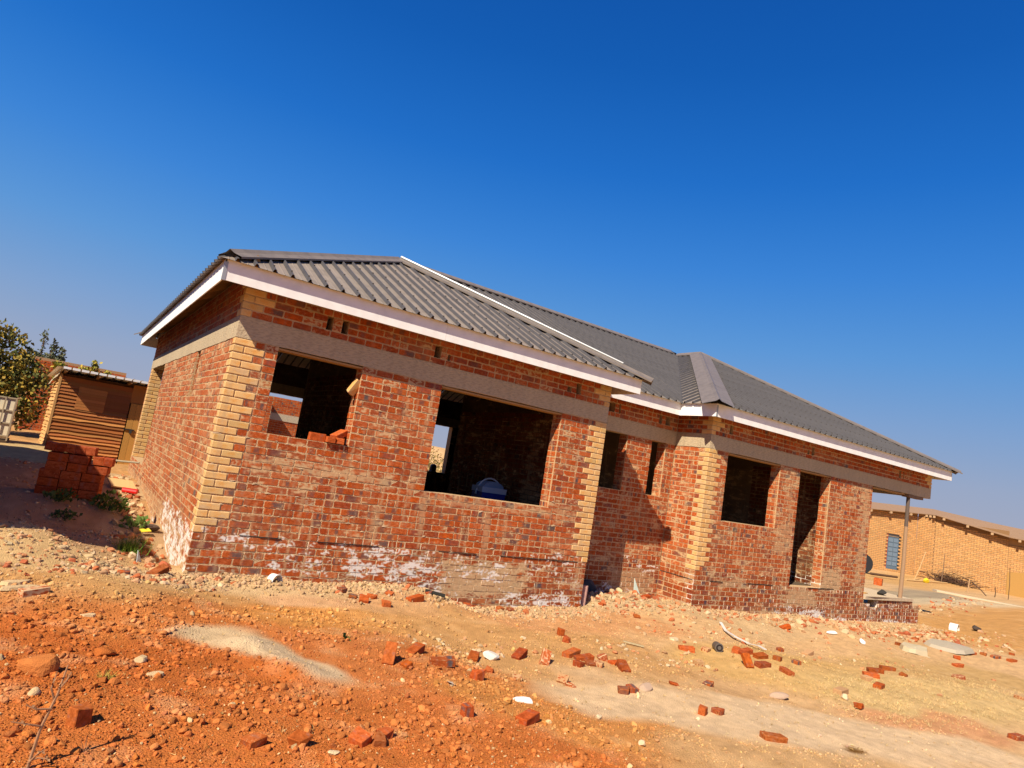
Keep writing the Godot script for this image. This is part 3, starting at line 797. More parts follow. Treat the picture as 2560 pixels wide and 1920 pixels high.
# ---------------------------------------------------------------- the house under construction
func build_house() -> void:
	var house := thing("brick_house", "unfinished single storey red brick house with grey hipped sheet roof and white fascia", "house")
	var mcol := Color(0.53, 0.36, 0.20)
	var A := frame(Vector3.ZERO, Vector3.RIGHT, Vector3.BACK)
	var L := frame(Vector3.ZERO, Vector3.FORWARD, Vector3.LEFT)
	var WR := frame(Vector3(5.7, 0, 0), Vector3.FORWARD, Vector3.RIGHT)
	var R := frame(Vector3(5.7, 0, -0.92), Vector3.RIGHT, Vector3.BACK)
	var T := frame(Vector3(8.34, 0, -0.92), Vector3.BACK, Vector3.LEFT)
	var B := frame(Vector3(8.34, 0, -0.09), Vector3.RIGHT, Vector3.BACK)
	var V := frame(Vector3(14.07, 0, -0.09), Vector3.RIGHT, Vector3.BACK)
	var top := 2.99
	var b0 := 2.21
	var b1 := 2.465
	var beam_a := [[-1, 20, b0, b1]]
	var winA := [[0.49, 1.55, 1.19, b0], [2.69, 4.79, 0.765, b0], [0.985, 1.065, 2.55, 2.72], [1.18, 1.265, 2.55, 2.72], [2.49, 2.59, 2.55, 2.72], [2.70, 2.74, 2.55, 2.635], [4.82, 4.90, 2.55, 2.635], [4.99, 5.09, 2.55, 2.72]]
	var winL := [[2.40, 2.75, 1.53, b0], [6.85, 9.3, 0.17, b0]]
	var winR := [[0.83, 1.38, 1.19, b0], [2.01, 2.39, 1.19, b0], [0.83, 0.97, 2.55, 2.72], [1.07, 1.11, 2.55, 2.72], [2.12, 2.20, 2.55, 2.72], [2.30, 2.42, 2.55, 2.72]]
	var winB := [[0.54, 2.19, 0.935, b0], [2.87, 4.0, -0.17, b0], [0.50, 0.60, 2.55, 2.72], [3.05, 3.12, 2.55, 2.635], [3.20, 3.30, 2.55, 2.72]]
	var winV := [[1.12, 1.22, 2.55, 2.72], [1.33, 1.37, 2.55, 2.72]]
	var walls := []
	var sets := [
		["front", A, 0.0, 5.7, -1.05, winA, 0.22], ["side", L, 0.0, 9.7, -0.9, winL, 0.22], ["wing", WR, 0.0, 4.4, -1.05, [], 0.22],
		["recess", R, 0.0, 2.64, -1.05, winR, 0.22], ["return", T, 0.0, 0.83, -1.05, [], 0.22], ["right", B, 0.0, 5.73, -1.1, winB, 0.22]]
	var nodes := []
	for s in sets:
		var mb := MB.new()
		var start: float = s[2]
		var end: float = s[3]
		if s[0] == "side": start = 0.22
		if s[0] == "wing": start = 0.22
		if s[0] == "return": end = 0.61
		core(mb, s[1], start + (0.0035 if s[0] == "front" or s[0] == "right" else 0.0), end - (0.0035 if s[0] == "front" else 0.0), s[4], top, s[6], s[5], mcol)
		nodes.append(put("wall", mb.done(), mats.inner_mortar if s[0] == "return" else mats.house_mortar, house))
	# walls that only show their backs or ends
	var mb2 := MB.new()
	core(mb2, frame(Vector3(14.07, 0, -0.31), Vector3.FORWARD, Vector3.RIGHT), 0, 9.17, -1.1, top, 0.22, [], mcol, 0.0)
	put("wall", mb2.done(), mats.house_mortar, house)
	mb2 = MB.new()
	core(mb2, frame(Vector3(14.07, 0, -9.7), Vector3.LEFT, Vector3.FORWARD), 0.0, 13.8, -1.0, top, 0.22, [[14.07 - 8.1, 14.07 - 6.3, 0.83, b0], [14.07 - 3.62, 14.07 - 1.9, 0.9, b0]], mcol, 0.0)
	put("wall", mb2.done(), mats.house_mortar, house)
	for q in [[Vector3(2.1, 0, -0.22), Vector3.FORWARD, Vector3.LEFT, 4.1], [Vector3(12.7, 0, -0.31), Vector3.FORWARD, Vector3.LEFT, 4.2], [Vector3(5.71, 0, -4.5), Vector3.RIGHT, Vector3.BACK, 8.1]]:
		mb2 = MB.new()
		core(mb2, frame(q[0], q[1], q[2]), 0, q[3], -0.2, top, 0.11, [], Color(0.20, 0.13, 0.08))  # partition mortar darkened in colour for the shade of the rooms
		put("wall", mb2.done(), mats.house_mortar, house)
	# bricks
	var bw := MB.new()
	var inner := MB.new()      # return wall, reveals and inside faces
	var q0 := quoin_gaps(0.0, 1.0, 0, 26, 0.0, true, true) + quoin_gaps(0.0, 1.0, 0, 6, b1, true, true)
	var q1 := quoin_gaps(5.7, -1.0, 0, 26, 0.0, true, true) + quoin_gaps(5.7, -1.0, 0, 6, b1, true, true)
	lay(bw, A, 0, 5.7, -1.0, top, winA + beam_a + q0 + q1, 0.0, true)
	var ql := []
	for base in [[0.0, 26], [b1, 6]]:
		for r in base[1]:
			var l := 0.116 if r % 2 == 1 else 0.232
			ql.append([-0.01, l, base[0] + r * COURSE - 0.001, base[0] + (r + 1) * COURSE - 0.001])
	lay(bw, L, 0, 9.68, -0.85, top, winL + beam_a + ql, 0.9, false, 0.05)
	lay(inner, WR, 0.11, 0.92, -0.9, top, beam_a, 0.3)
	lay(bw, R, 0, 2.63, -1.0, top, winR + beam_a, 0.45, false, 0.07)
	var qt := []
	for base in [[0.0, 26], [b1, 6]]:
		for r in base[1]:
			var long = r % 2 == 1
			qt.append([0.83 - (0.116 if long else 0.232), 0.84, base[0] + r * COURSE - 0.001, base[0] + (r + 1) * COURSE - 0.001])
	lay(inner, T, 0, 0.83, -1.0, top, beam_a + qt, 0.8, false, 0.02)
	var qb := quoin_gaps(0.0, 1.0, 0, 26, 0.0, true, true) + quoin_gaps(0.0, 1.0, 0, 6, b1, true, true)
	lay(bw, B, 0, 5.73, -1.05, top, winB + beam_a + qb, 0.75, false, 0.09)
	# gable of the verandah above its beam, and the low wall under its slab
	var vq := quoin_gaps(2.76, -1.0, 0, 6, b1, true, true)
	var hole := [[0.03, 0.62, -0.43, -0.30], [0.3, 0.62, -0.52, -0.42]]
	mb2 = MB.new()
	core(mb2, V, 0.0, 2.75, b1, top, 0.22, winV, mcol)
	core(mb2, V, 0.0, 2.27, -1.15, -0.34, 0.22, hole, mcol)
	core(mb2, V, 2.27, 2.6, -1.15, -0.43, 0.22, [], mcol)
	put("wall", mb2.done(), mats.house_mortar, house)
	lay(bw, V, 0.0, 2.76, b1, top, winV + vq, 0.7)
	lay(bw, V, 0.0, 2.27, -1.1, -0.335, hole, 0.9)
	lay(bw, V, 2.27, 2.6, -1.1, -0.42, [], 0.9)
	lay(bw, frame(Vector3(16.67, 0, -0.09), Vector3.FORWARD, Vector3.RIGHT), 0.0, 0.22, -1.1, -0.42, [], 0.9)
	# reveals of the openings
	for q in [[A, winA, 2], [R, winR, 2], [B, winB, 2], [L, winL, 2]]:
		for i in q[2]:
			var g: Array = q[1][i]
			var f: Transform3D = q[0]
			var right := Transform3D(Basis(-f.basis.z, Vector3.UP, -f.basis.x), f * Vector3(g[1] - 0.005, 0, -0.024))
			var left := Transform3D(Basis(f.basis.z, Vector3.UP, f.basis.x), f * Vector3(g[0] + 0.005, 0, -0.218))
			lay(inner, right, 0.0, 0.195, g[2], g[3], [], 0.3)
			lay(inner, left, 0.0, 0.194, g[2], g[3], [], 0.3)
	# inside faces that can be seen into, brick colours dimmed for indoor shade
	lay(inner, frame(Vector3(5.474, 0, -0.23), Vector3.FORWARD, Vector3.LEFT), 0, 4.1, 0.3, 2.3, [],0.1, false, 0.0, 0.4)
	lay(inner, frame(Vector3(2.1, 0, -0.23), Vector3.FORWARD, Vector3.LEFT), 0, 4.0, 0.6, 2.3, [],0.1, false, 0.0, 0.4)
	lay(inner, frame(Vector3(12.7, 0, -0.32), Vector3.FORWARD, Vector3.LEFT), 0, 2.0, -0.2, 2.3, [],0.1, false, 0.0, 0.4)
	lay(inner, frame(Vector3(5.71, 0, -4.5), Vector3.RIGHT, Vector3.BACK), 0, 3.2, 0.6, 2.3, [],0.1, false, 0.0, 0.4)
	# the 300 whole bricks nearest the viewer are parts of the front wall, the rest one mass
	whole.sort_custom(func(a, b): return a[0].distance_squared_to(CAM) < b[0].distance_squared_to(CAM))
	var shared := {}
	for i in whole.size():
		var w: Array = whole[i]
		var place := Transform3D(w[3], w[0])
		if i >= 300:
			wall_brick(bw, place, -STEP / 2 + 0.0056, STEP / 2 - 0.0056, -0.0362, 0.0362, 0.0, -0.02, w[1], w[2])
			continue
		var key: int = w[1] / 6
		if not shared.has(key):
			var mb := MB.new()
			wall_brick(mb, Transform3D.IDENTITY, -STEP / 2 + 0.0056, STEP / 2 - 0.0056, -0.0362, 0.0362, 0.0, -0.02, w[1], w[2])
			shared[key] = mb.done()
		place.basis = place.basis.rotated(place.basis.z, rng.randf_range(-0.009, 0.009))
		put("brick", shared[key], mats.house_brick, nodes[0], place)
	tag(put("brickwork", bw.done(), mats.house_brick, house), "", "", "", "stuff")
	tag(put("brickwork", inner.done(), mats.inner_brick, house), "", "", "", "stuff")
	# yellow facing bricks
	quoin(Vector3(0, 0, 0), 0, 26, 0.0, Vector3.RIGHT, Vector3.FORWARD, true, false)
	quoin(Vector3(0, 0, 0), 0, 6, b1, Vector3.RIGHT, Vector3.FORWARD, true, false)
	quoin(Vector3(5.7, 0, 0), 0, 26, 0.0, Vector3.LEFT, Vector3.FORWARD, true, false)
	quoin(Vector3(5.7, 0, 0), 0, 6, b1, Vector3.LEFT, Vector3.FORWARD, true, false)
	quoin(Vector3(8.34, 0, -0.09), 0, 26, 0.0, Vector3.RIGHT, Vector3.FORWARD, true, false)
	quoin(Vector3(8.34, 0, -0.09), 0, 6, b1, Vector3.RIGHT, Vector3.FORWARD, true, false)
	quoin(Vector3(16.83, 0, -0.09), 0, 6, b1, Vector3.LEFT, Vector3.FORWARD, true, false)
	for r in 24:
		var y0 := 0.17 + r * COURSE + 0.007
		if r % 2 == 0:
			facing(Vector3(-0.008, y0, -9.5), Vector3(0.225, y0 + 0.071, -9.29))
		else:
			facing(Vector3(-0.008, y0, -9.5), Vector3(0.105, y0 + 0.071, -9.29))
			facing(Vector3(0.117, y0, -9.5), Vector3(0.225, y0 + 0.071, -9.29))
	var fshared := {}
	for i in yellow.size():
		var w: Array = yellow[i]
		var s: Vector3 = w[1]
		var key := "%d %d %d %d" % [int(s.x * 1000), int(s.y * 1000), int(s.z * 1000), i % 16]
		if not fshared.has(key):
			var mb := MB.new()
			solid_brick(mb, s, 0.005, 240 + rng.randi() % 16, vary(Color(1, 0.99, 0.97), 0.16), 0.0016)
			fshared[key] = mb.done()
		put("face_brick", fshared[key], mats.house_brick, house, Transform3D(Basis(), w[0] + Vector3(rng.randf_range(-0.001, 0.001), 0, rng.randf_range(-0.001, 0.001))))
	# lumps of mortar squeezed out of the joints
	var lump_mesh := MB.new()
	stone(lump_mesh, Vector3(1, 0.5, 0.5), Color.WHITE, 5, Transform3D.IDENTITY, 0.5, 1)
	var spots := []
	for k in 900:
		var w: Array = [[A, 5.7, winA], [A, 5.7, winA], [R, 2.64, winR], [B, 5.73, winB]][rng.randi() % 4]
		var u: float = rng.randf() * w[1]
		var v: float = roundf(rng.randf_range(-8, 26)) * COURSE + rng.randfn(0, 0.006)
		var ok := true
		for g in w[2]:
			if u > g[0] - 0.03 and u < g[1] + 0.03 and v > g[2] - 0.02 and v < g[3]: ok = false
		if ok:
			var f: Transform3D = w[0]
			var sz := 0.006 + 0.020 * pow(rng.randf(), 2.5)
			spots.append(Transform3D(f.basis.rotated(f.basis.z, rng.randfn(0, 0.3)).scaled(Vector3(sz * rng.randf_range(1, 2.2), sz, sz * 0.8)), f * Vector3(u, v, 0.0)))
	var lm := MultiMesh.new()
	lm.transform_format = MultiMesh.TRANSFORM_3D
	lm.use_colors = true
	lm.mesh = lump_mesh.done()
	lm.instance_count = spots.size()
	for k in spots.size():
		lm.set_instance_transform(k, spots[k])
		lm.set_instance_color(k, vary(Color(0.48, 0.345, 0.215), 0.15))
	var lo := MultiMeshInstance3D.new()
	lo.name = "mortar_lumps"
	lo.multimesh = lm
	lo.material_override = mats.stone
	house.add_child(lo, true)
	lo.set_meta("kind", "stuff")
	# ring beam with a rough lower edge
	var beams := [[A, -0.004, 5.704, 0.22], [L, 0.22, 9.7, 0.22], [WR, 0.22, 0.92, 0.22], [R, 0.0, 2.64, 0.22], [T, 0.0, 0.608, 0.22], [B, -0.004, 8.49, 0.22], [frame(Vector3(16.83, 0, -0.31), Vector3.FORWARD, Vector3.RIGHT), 0.0, 4.4, 0.22], [frame(Vector3(14.07, 0, -9.7), Vector3.LEFT, Vector3.FORWARD), 0.0, 14.07, 0.22]]
	for q in beams:
		var mb := MB.new()
		var f: Transform3D = q[0]
		var n := maxi(1, int((q[2] - q[1]) / 0.12))
		var col := Color(0.47, 0.375, 0.25)
		var low := []
		var bulge := []
		for i in n + 1:
			low.append(b0 + noise.get_noise_2d(i * 23.0 + f.origin.x * 50, 5) * 0.012)
			bulge.append(0.006 + noise.get_noise_2d(i * 15.0, f.origin.x * 70) * 0.005)
		for i in n:
			var ua := lerpf(q[1], q[2], float(i) / n)
			var ub := lerpf(q[1], q[2], float(i + 1) / n)
			var k := col * (1.0 + 0.10 * noise.get_noise_2d(ua * 120, f.origin.z * 90))
			mb.quad(f * Vector3(ua, low[i], bulge[i]), f * Vector3(ub, low[i + 1], bulge[i + 1]), f * Vector3(ub, b1, 0.005), f * Vector3(ua, b1, 0.005), f.basis.z, k)
			mb.quad(f * Vector3(ua, low[i], bulge[i]), f * Vector3(ub, low[i + 1], bulge[i + 1]), f * Vector3(ub, b0, -q[3] - 0.003), f * Vector3(ua, b0, -q[3] - 0.003), Vector3.DOWN, k)
			mb.quad(f * Vector3(ua, b1, 0.005), f * Vector3(ub, b1, 0.005), f * Vector3(ub, b1, -q[3] - 0.003), f * Vector3(ua, b1, -q[3] - 0.003), Vector3.UP, k)
			mb.quad(f * Vector3(ua, b0, -q[3] - 0.003), f * Vector3(ub, b0, -q[3] - 0.003), f * Vector3(ub, b1, -q[3] - 0.003), f * Vector3(ua, b1, -q[3] - 0.003), -f.basis.z, k)
		for e in [q[1], q[2]]:
			var ox := f.basis.x * (-1.0 if e == q[1] else 1.0)
			mb.quad(f * Vector3(e, b0, 0.005), f * Vector3(e, b1, 0.005), f * Vector3(e, b1, -q[3]), f * Vector3(e, b0, -q[3]), ox, col)
		put("ring_beam", mb.done(), mats.concrete, house)
	# boards left under the beam over the openings
	for q in [[A, 0.49, 1.55], [A, 2.69, 4.79], [B, 0.54, 2.19], [B, 2.87, 4.0], [V, 0.05, 1.5]]:
		var mb := MB.new()
		var f: Transform3D = q[0]
		mb.box(Vector3(q[1], b0 - 0.036, -0.2), Vector3(q[2], b0 - 0.014, -0.012), Color(0.42, 0.24, 0.10), f)
		put("formwork_board", mb.done(), mats.wood, house)
	# damp proof strip that shows as a dark ragged line
	for q in [[A, 0.0, 5.69, 0.0], [B, 0.02, 5.7, -0.17], [T, 0.02, 0.80, -0.17]]:
		var mb := MB.new()
		var f: Transform3D = q[0]
		var u: float = q[1]
		while u < q[2] - 0.1:
			var w := rng.randf_range(0.12, 0.5)
			if rng.randf() < 0.6:
				var yy: float = q[3] + 0.002 + rng.randf_range(-0.004, 0.004)
				mb.box(Vector3(u, yy - 0.003, -0.01), Vector3(minf(u + w, q[2]), yy + 0.003, rng.randf_range(0.006, 0.016)), Color(0.03, 0.03, 0.03), f)
			u += w
		if mb.v.size(): put("damp_strip", mb.done(), mats.plain, house)
	# floors
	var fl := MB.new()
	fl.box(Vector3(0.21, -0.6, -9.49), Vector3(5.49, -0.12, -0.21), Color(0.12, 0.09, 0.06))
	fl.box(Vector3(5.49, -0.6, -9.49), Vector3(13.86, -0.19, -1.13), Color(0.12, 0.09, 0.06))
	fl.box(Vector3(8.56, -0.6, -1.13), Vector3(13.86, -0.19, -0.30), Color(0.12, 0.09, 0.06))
	put("floor_slab", fl.done(), mats.concrete, house)
	fl = MB.new()
	var slab := [Vector3(14.075, 0, -0.04), Vector3(14.6, 0, -0.075), Vector3(15.3, 0, -0.06), Vector3(16.33, 0, -0.07), Vector3(16.33, 0, -4.6), Vector3(14.075, 0, -4.6)]
	for i in slab.size():
		var p: Vector3 = slab[i]
		var q: Vector3 = slab[(i + 1) % slab.size()]
		fl.quad(p + Vector3.UP * -0.335, q + Vector3.UP * -0.335, q + Vector3.UP * -0.27, p + Vector3.UP * -0.27, Vector3((p + q).x / 2 - 15.2, 0, (p + q).z / 2 + 2.3), Color(0.56, 0.44, 0.30))
	for i in range(1, slab.size() - 1):
		fl.tri(slab[0] + Vector3.UP * -0.27, slab[i] + Vector3.UP * -0.27, slab[i + 1] + Vector3.UP * -0.27, Vector3.UP, Color(0.56, 0.44, 0.30))
		fl.tri(slab[0] + Vector3.UP * -0.335, slab[i] + Vector3.UP * -0.335, slab[i + 1] + Vector3.UP * -0.335, Vector3.DOWN, Color(0.5, 0.4, 0.28))
	put("verandah_slab", fl.done(), mats.concrete, house)
	build_roof(house)
	# back pillar of the verandah
	fl = MB.new()
	fl.box(Vector3(16.5, -1.0, -4.6), Vector3(16.82, 2.21, -4.3), Color(0.40, 0.16, 0.07))
	put("pillar", fl.done(), mats.house_mortar, house)

# ---------------------------------------------------------------- loose things on the ground
func brick_tone(t: String) -> Array:
	match t:
		"orange": return [rng.randi() % 40, Color(1.0, 1.75, 3.4)]
		"purple": return [96 + rng.randi() % 48, Color(0.85, 1.0, 1.35)]
		"pale": return [144 + rng.randi() % 48, Color(1.0, 1.0, 1.05)]
		"tan": return [224 + rng.randi() % 16, Color(0.95, 0.85, 0.75)]
	return [rng.randi() % 40, Color(0.82, 1.25, 2.6)]

func rest_on_ground(o: Node3D, mesh: Mesh, x: float, z: float, sink := 0.012) -> void:
	var low := 0.0
	var vs: PackedVector3Array = mesh.surface_get_arrays(0)[Mesh.ARRAY_VERTEX]
	for p in vs:
		low = minf(low, (o.basis * p).y)
	o.position = Vector3(x, ground_y(x, z) - low - sink, z)

func build_loose() -> void:
	var sizes := {"full": Vector3(0.222, 0.073, 0.106), "half": Vector3(0.115, 0.073, 0.106), "frag": Vector3(0.12, 0.07, 0.09), "tile": Vector3(0.2, 0.03, 0.2), "rough": Vector3(0.2, 0.09, 0.12)}
	for q in loose:
		var mb := MB.new()
		var tn := brick_tone(q[6])
		var s: Vector3 = sizes[q[0]]
		s *= rng.randf_range(0.84, 0.98)
		if q[0] == "rough":
			stone(mb, s * Vector3(0.6, 0.55, 0.6), Color(0.45, 0.31, 0.22), rng.randi(), Transform3D.IDENTITY, 0.5, 2)
		elif q[0] == "frag":
			solid_brick(mb, s, 0.004, tn[0], vary(tn[1], 0.12), 0.012, 0.06)
		else:
			solid_brick(mb, s, 0.004, tn[0], vary(tn[1], 0.12), 0.003, 0.035 if q[0] == "half" else (0.02 if rng.randf() < 0.35 else 0.004))
		var m := mb.done()
		var o := put("loose_brick" if q[0] != "rough" else "rubble_stone", m, mats.brick if q[0] != "rough" else mats.stone)
		o.basis = Basis.from_euler(Vector3(deg_to_rad(q[5]), deg_to_rad(q[3]), deg_to_rad(q[4])))
		rest_on_ground(o, m, q[1], q[2], 0.036 if q[4] > 9 else 0.022)
		tag(o, q[7], "brick" if q[0] != "rough" else "stone", "loose bricks scattered over the building plot" if q[0] != "rough" else "")
	# bricks on the first window's sill
	var spots := [[Vector3(1.16, 1.24, -0.07), 0.0, 90.0, "Upright"], [Vector3(1.31, 1.235, -0.06), 90.0, 0.0, ""], [Vector3(1.44, 1.235, -0.07), 80.0, 0.0, ""], [Vector3(1.44, 1.31, -0.10), 35.0, 24.0, ""]]
	var sl := ["orange brick on the left end of the first window's sill", "middle brick end on of the three on the first window's sill", "right brick end on under the tilted one on the first window's sill", "pale topped brick tilted on the right end of the first window's sill"]
	for i in 4:
		var mb := MB.new()
		solid_brick(mb, Vector3(0.222, 0.073, 0.106) if i != 0 else Vector3(0.19, 0.10, 0.1), 0.004, rng.randi() % 40, Color(1.2, 1.7, 2.2), 0.003)
		var o := put("loose_brick", mb.done(), mats.brick)
		o.transform = Transform3D(Basis.from_euler(Vector3(0, deg_to_rad(spots[i][1]), deg_to_rad(spots[i][2] if i == 3 else 0.0))), spots[i][0])
		tag(o, sl[i], "brick", "bricks left on the window sill")
	var mbw := MB.new()
	solid_brick(mbw, Vector3(0.12, 0.2, 0.07), 0.004, 250, Color(0.85, 0.8, 0.8), 0.015)
	var wedge := put("broken_brick", mbw.done(), mats.brick)
	wedge.transform = Transform3D(Basis.from_euler(Vector3(0.2, 0.3, -0.5)), Vector3(1.50, 1.93, -0.06))
	tag(wedge, "pale broken brick stuck out of the right jamb of the first window", "brick")
	# the stack in the shade
	var stack_mesh := []
	for i in 5:
		var mb := MB.new()
		solid_brick(mb, Vector3(0.235, 0.11, 0.12), 0.005, rng.randi() % 40, Color(1.0, 1.0, 1.1) * rng.randf_range(0.8, 1.2), 0.003)
		stack_mesh.append(mb.done())
	var yaw := deg_to_rad(-9)
	var sb := Basis(Vector3.UP, yaw)
	for layer in 5:
		for r in 3:
			for k in (3 if layer < 4 else 2):
				if layer == 4 and r == 2: continue
				var across := layer % 2 == 0
				var lx := -0.25 + k * 0.243
				var p := Vector3(lx + (0.05 if layer > 2 else 0.0), 0.055 + layer * 0.113, -0.13 * r + rng.randf_range(-0.008, 0.008))
				var o := put("stacked_brick", stack_mesh[rng.randi() % 5], mats.brick)
				var at := Vector3(-1.17, ground_y(-1.17, -2.85) - 0.01, -2.78)
				o.transform = Transform3D(sb.rotated(Vector3.UP, rng.randf_range(-0.02, 0.02)), at + sb * p)
				tag(o, "dark red brick laid in the shaded stack before the plank shed", "brick", "bricks of the shaded stack")
	for k in 7:
		var o := put("stacked_brick", stack_mesh[rng.randi() % 5], mats.brick)
		o.transform = Transform3D(sb * Basis.from_euler(Vector3(deg_to_rad(rng.randf_range(-6, 6)), PI / 2, 0)), Vector3(-1.17, ground_y(-1.17, -2.85), -2.78) + sb * Vector3(-0.32 + k * 0.118, 0.055 + (5 if k < 5 else 4) * 0.113, -0.10 if k < 5 else 0.0 - 0.05))
		tag(o, "dark red brick set crosswise along the top of the shaded stack", "brick", "crosswise bricks on top of the shaded stack")

func one_stone(called: String, x: float, z: float, size: Vector3, col: Color, label: String, cat := "stone", sink := 0.02, yaw := 0.0, lev := 2) -> void:
	var mb := MB.new()
	stone(mb, size, col, rng.randi(), Transform3D.IDENTITY, 0.35, lev)
	var m := mb.done()
	var o := put(called, m, mats.stone)
	o.rotation.y = yaw
	rest_on_ground(o, m, x, z, sink)
	tag(o, label, cat)

func slab(called: String, x: float, z: float, size: Vector3, col: Color, label: String, cat: String, sink := 0.01, yaw := 0.0) -> void:
	var mb := MB.new()
	var n := 11
	var topp := []
	var low := []
	for i in n:
		var an := TAU * i / n + rng.randf_range(-0.2, 0.2)
		var r := rng.randf_range(0.72, 1.08)
		var p := Vector3(cos(an) * size.x * r, 0, sin(an) * size.z * r)
		topp.append(p * 0.9 + Vector3.UP * (size.y + rng.randf_range(-0.2, 0.12) * size.y))
		low.append(p + Vector3.UP * rng.randf_range(-0.1, 0.25) * size.y)
	var c := Vector3(rng.randf_range(-0.1, 0.1) * size.x, size.y * 1.1, 0)
	for i in n:
		var j := (i + 1) % n
		var k := vary(col, 0.06)
		mb.tri(c, topp[i], topp[j], Vector3.UP, k)
		mb.quad(topp[i], topp[j], low[j], low[i], low[i] + low[j], k)
		mb.tri(Vector3.ZERO, low[i], low[j], Vector3.DOWN, k)
	var m := mb.done()
	var o := put(called, m, mats.stone)
	o.rotation = Vector3(rng.randf_range(-0.08, 0.08), yaw, rng.randf_range(-0.08, 0.08))
	rest_on_ground(o, m, x, z, sink)
	tag(o, label, cat)

func build_stones() -> void:
	var or_ := Color(0.46, 0.16, 0.045)
	var pale := Color(0.56, 0.40, 0.22)
	one_stone("boulder", -1.22, 3.30, Vector3(0.105, 0.075, 0.08), or_, "large rounded orange clod at left behind the dry stalk", "stone", 0.03)
	one_stone("clod", -0.87, 2.91, Vector3(0.075, 0.035, 0.05), Color(0.40, 0.12, 0.03), "dark orange earth clod on the gravel above the pale angular stone", "stone")
	one_stone("stone", -0.66, 3.01, Vector3(0.04, 0.035, 0.035), pale, "pale angular stone with a black shadow in the orange gravel")
	slab("flat_stone", -0.95, 2.19, Vector3(0.065, 0.015, 0.03), pale, "flat pale chip on the upper slope of orange gravel", "stone", 0.006)
	slab("flat_stone", -0.60, 3.28, Vector3(0.06, 0.02, 0.03), pale, "long pale yellowish stone right of the yellow grass tuft", "stone", 0.006)
	slab("flat_stone", -1.44, 1.45, Vector3(0.13, 0.03, 0.06), pale, "upper yellow stone slab at the left edge of the picture", "stone", 0.006, 0.6)
	slab("flat_stone", -1.40, 1.60, Vector3(0.14, 0.025, 0.06), pale, "lower yellow stone slab at the left edge near the purplish brick", "stone", 0.006, 0.5)
	one_stone("stone", -1.08, 3.38, Vector3(0.035, 0.03, 0.03), or_, "rounded orange stone close right of the large orange clod")
	one_stone("stone", -1.22, 3.62, Vector3(0.03, 0.03, 0.025), pale, "small yellow stone just left of the dry stalk")
	one_stone("stone", 0.17, 4.44, Vector3(0.035, 0.016, 0.025), Color(0.62, 0.48, 0.28), "pale yellow pebble low in the front gravel", "stone", 0.008)
	one_stone("stone", 0.32, 3.63, Vector3(0.03, 0.026, 0.025), Color(0.40, 0.12, 0.03), "dark orange stone at the lower tip of the sand heap")
	one_stone("stone", 0.14, 3.49, Vector3(0.042, 0.03, 0.03), or_, "orange clod below the left part of the sand heap")
	one_stone("stone", 2.41, 4.1, Vector3(0.04, 0.022, 0.025), Color(0.62, 0.48, 0.3), "pale cracked stone on the orange ground right of the large orange brick", "stone", 0.008)
	one_stone("stone", 2.30, 4.66, Vector3(0.028, 0.022, 0.025), Color(0.62, 0.48, 0.3), "round pale pebble at the front between orange and pale ground", "stone", 0.006)
	one_stone("stone", 6.5, 3.76, Vector3(0.06, 0.04, 0.05), Color(0.62, 0.48, 0.3), "pale yellow stone at the left of the dry grass", "stone")
	slab("flat_stone", 6.0, 1.64, Vector3(0.13, 0.02, 0.07), Color(0.64, 0.50, 0.3), "flat pale slab chip above the diagonal whole brick", "stone", 0.006, 0.5)
	slab("concrete_slab", 12.15, 1.93, Vector3(0.36, 0.09, 0.26), Color(0.52, 0.44, 0.29), "round thick slab of old concrete with a black shadow beneath", "slab", 0.006, 0.3)
	slab("rubble_slab", 13.7, 1.85, Vector3(0.55, 0.07, 0.4), Color(0.42, 0.36, 0.27), "wide grey rubble slab beyond the round concrete slab", "slab", 0.006)
	one_stone("dark_stone", 18.8, 0.36, Vector3(0.16, 0.09, 0.1), Color(0.08, 0.06, 0.05), "small dark stone right of the white plastic bucket piece")
	one_stone("plaster_lump", 2.42, 2.52, Vector3(0.10, 0.045, 0.07), Color(0.72, 0.66, 0.56), "white plaster lump among broken bricks in the yard's middle", "plaster", 0.01)
	one_stone("dark_rock", 6.5, -0.78, Vector3(0.2, 0.13, 0.1), Color(0.10, 0.09, 0.085), "dark grey boulder in the shaded recess corner", "stone")
	one_stone("dark_rock", -0.19, -2.11, Vector3(0.14, 0.06, 0.08), Color(0.12, 0.08, 0.06), "dark brown rock wedged against the left wall's foot", "stone")

	# the white half pipe, plastic strip, paper, tin, glass ...
	var mb := MB.new()
	for i in 12:
		var a0 := PI * (i / 12.0) * 1.1 - 0.15
		var a1 := PI * ((i + 1) / 12.0) * 1.1 - 0.15
		for w in [[0.075, 1.0], [0.068, -1.0]]:
			var p: float = w[0]
			mb.quad(Vector3(cos(a0) * p, sin(a0) * p, -0.045), Vector3(cos(a1) * p, sin(a1) * p, -0.045), Vector3(cos(a1) * p, sin(a1) * p, 0.045), Vector3(cos(a0) * p, sin(a0) * p, 0.045), Vector3(cos(a0), sin(a0), 0) * w[1], Color(0.72, 0.72, 0.68))
		for zz in [-0.045, 0.045]:
			mb.quad(Vector3(cos(a0) * 0.068, sin(a0) * 0.068, zz), Vector3(cos(a1) * 0.068, sin(a1) * 0.068, zz), Vector3(cos(a1) * 0.075, sin(a1) * 0.075, zz), Vector3(cos(a0) * 0.075, sin(a0) * 0.075, zz), Vector3(0, 0, zz), Color(0.72, 0.72, 0.68))
	var o := put("pipe_piece", mb.done(), mats.plastic)
	o.rotation.y = 0.5
	o.position = Vector3(0.90, ground_y(0.9, 0.28) + 0.01, 0.28)
	tag(o, "curved piece of white plastic pipe lying before the wing wall", "pipe")
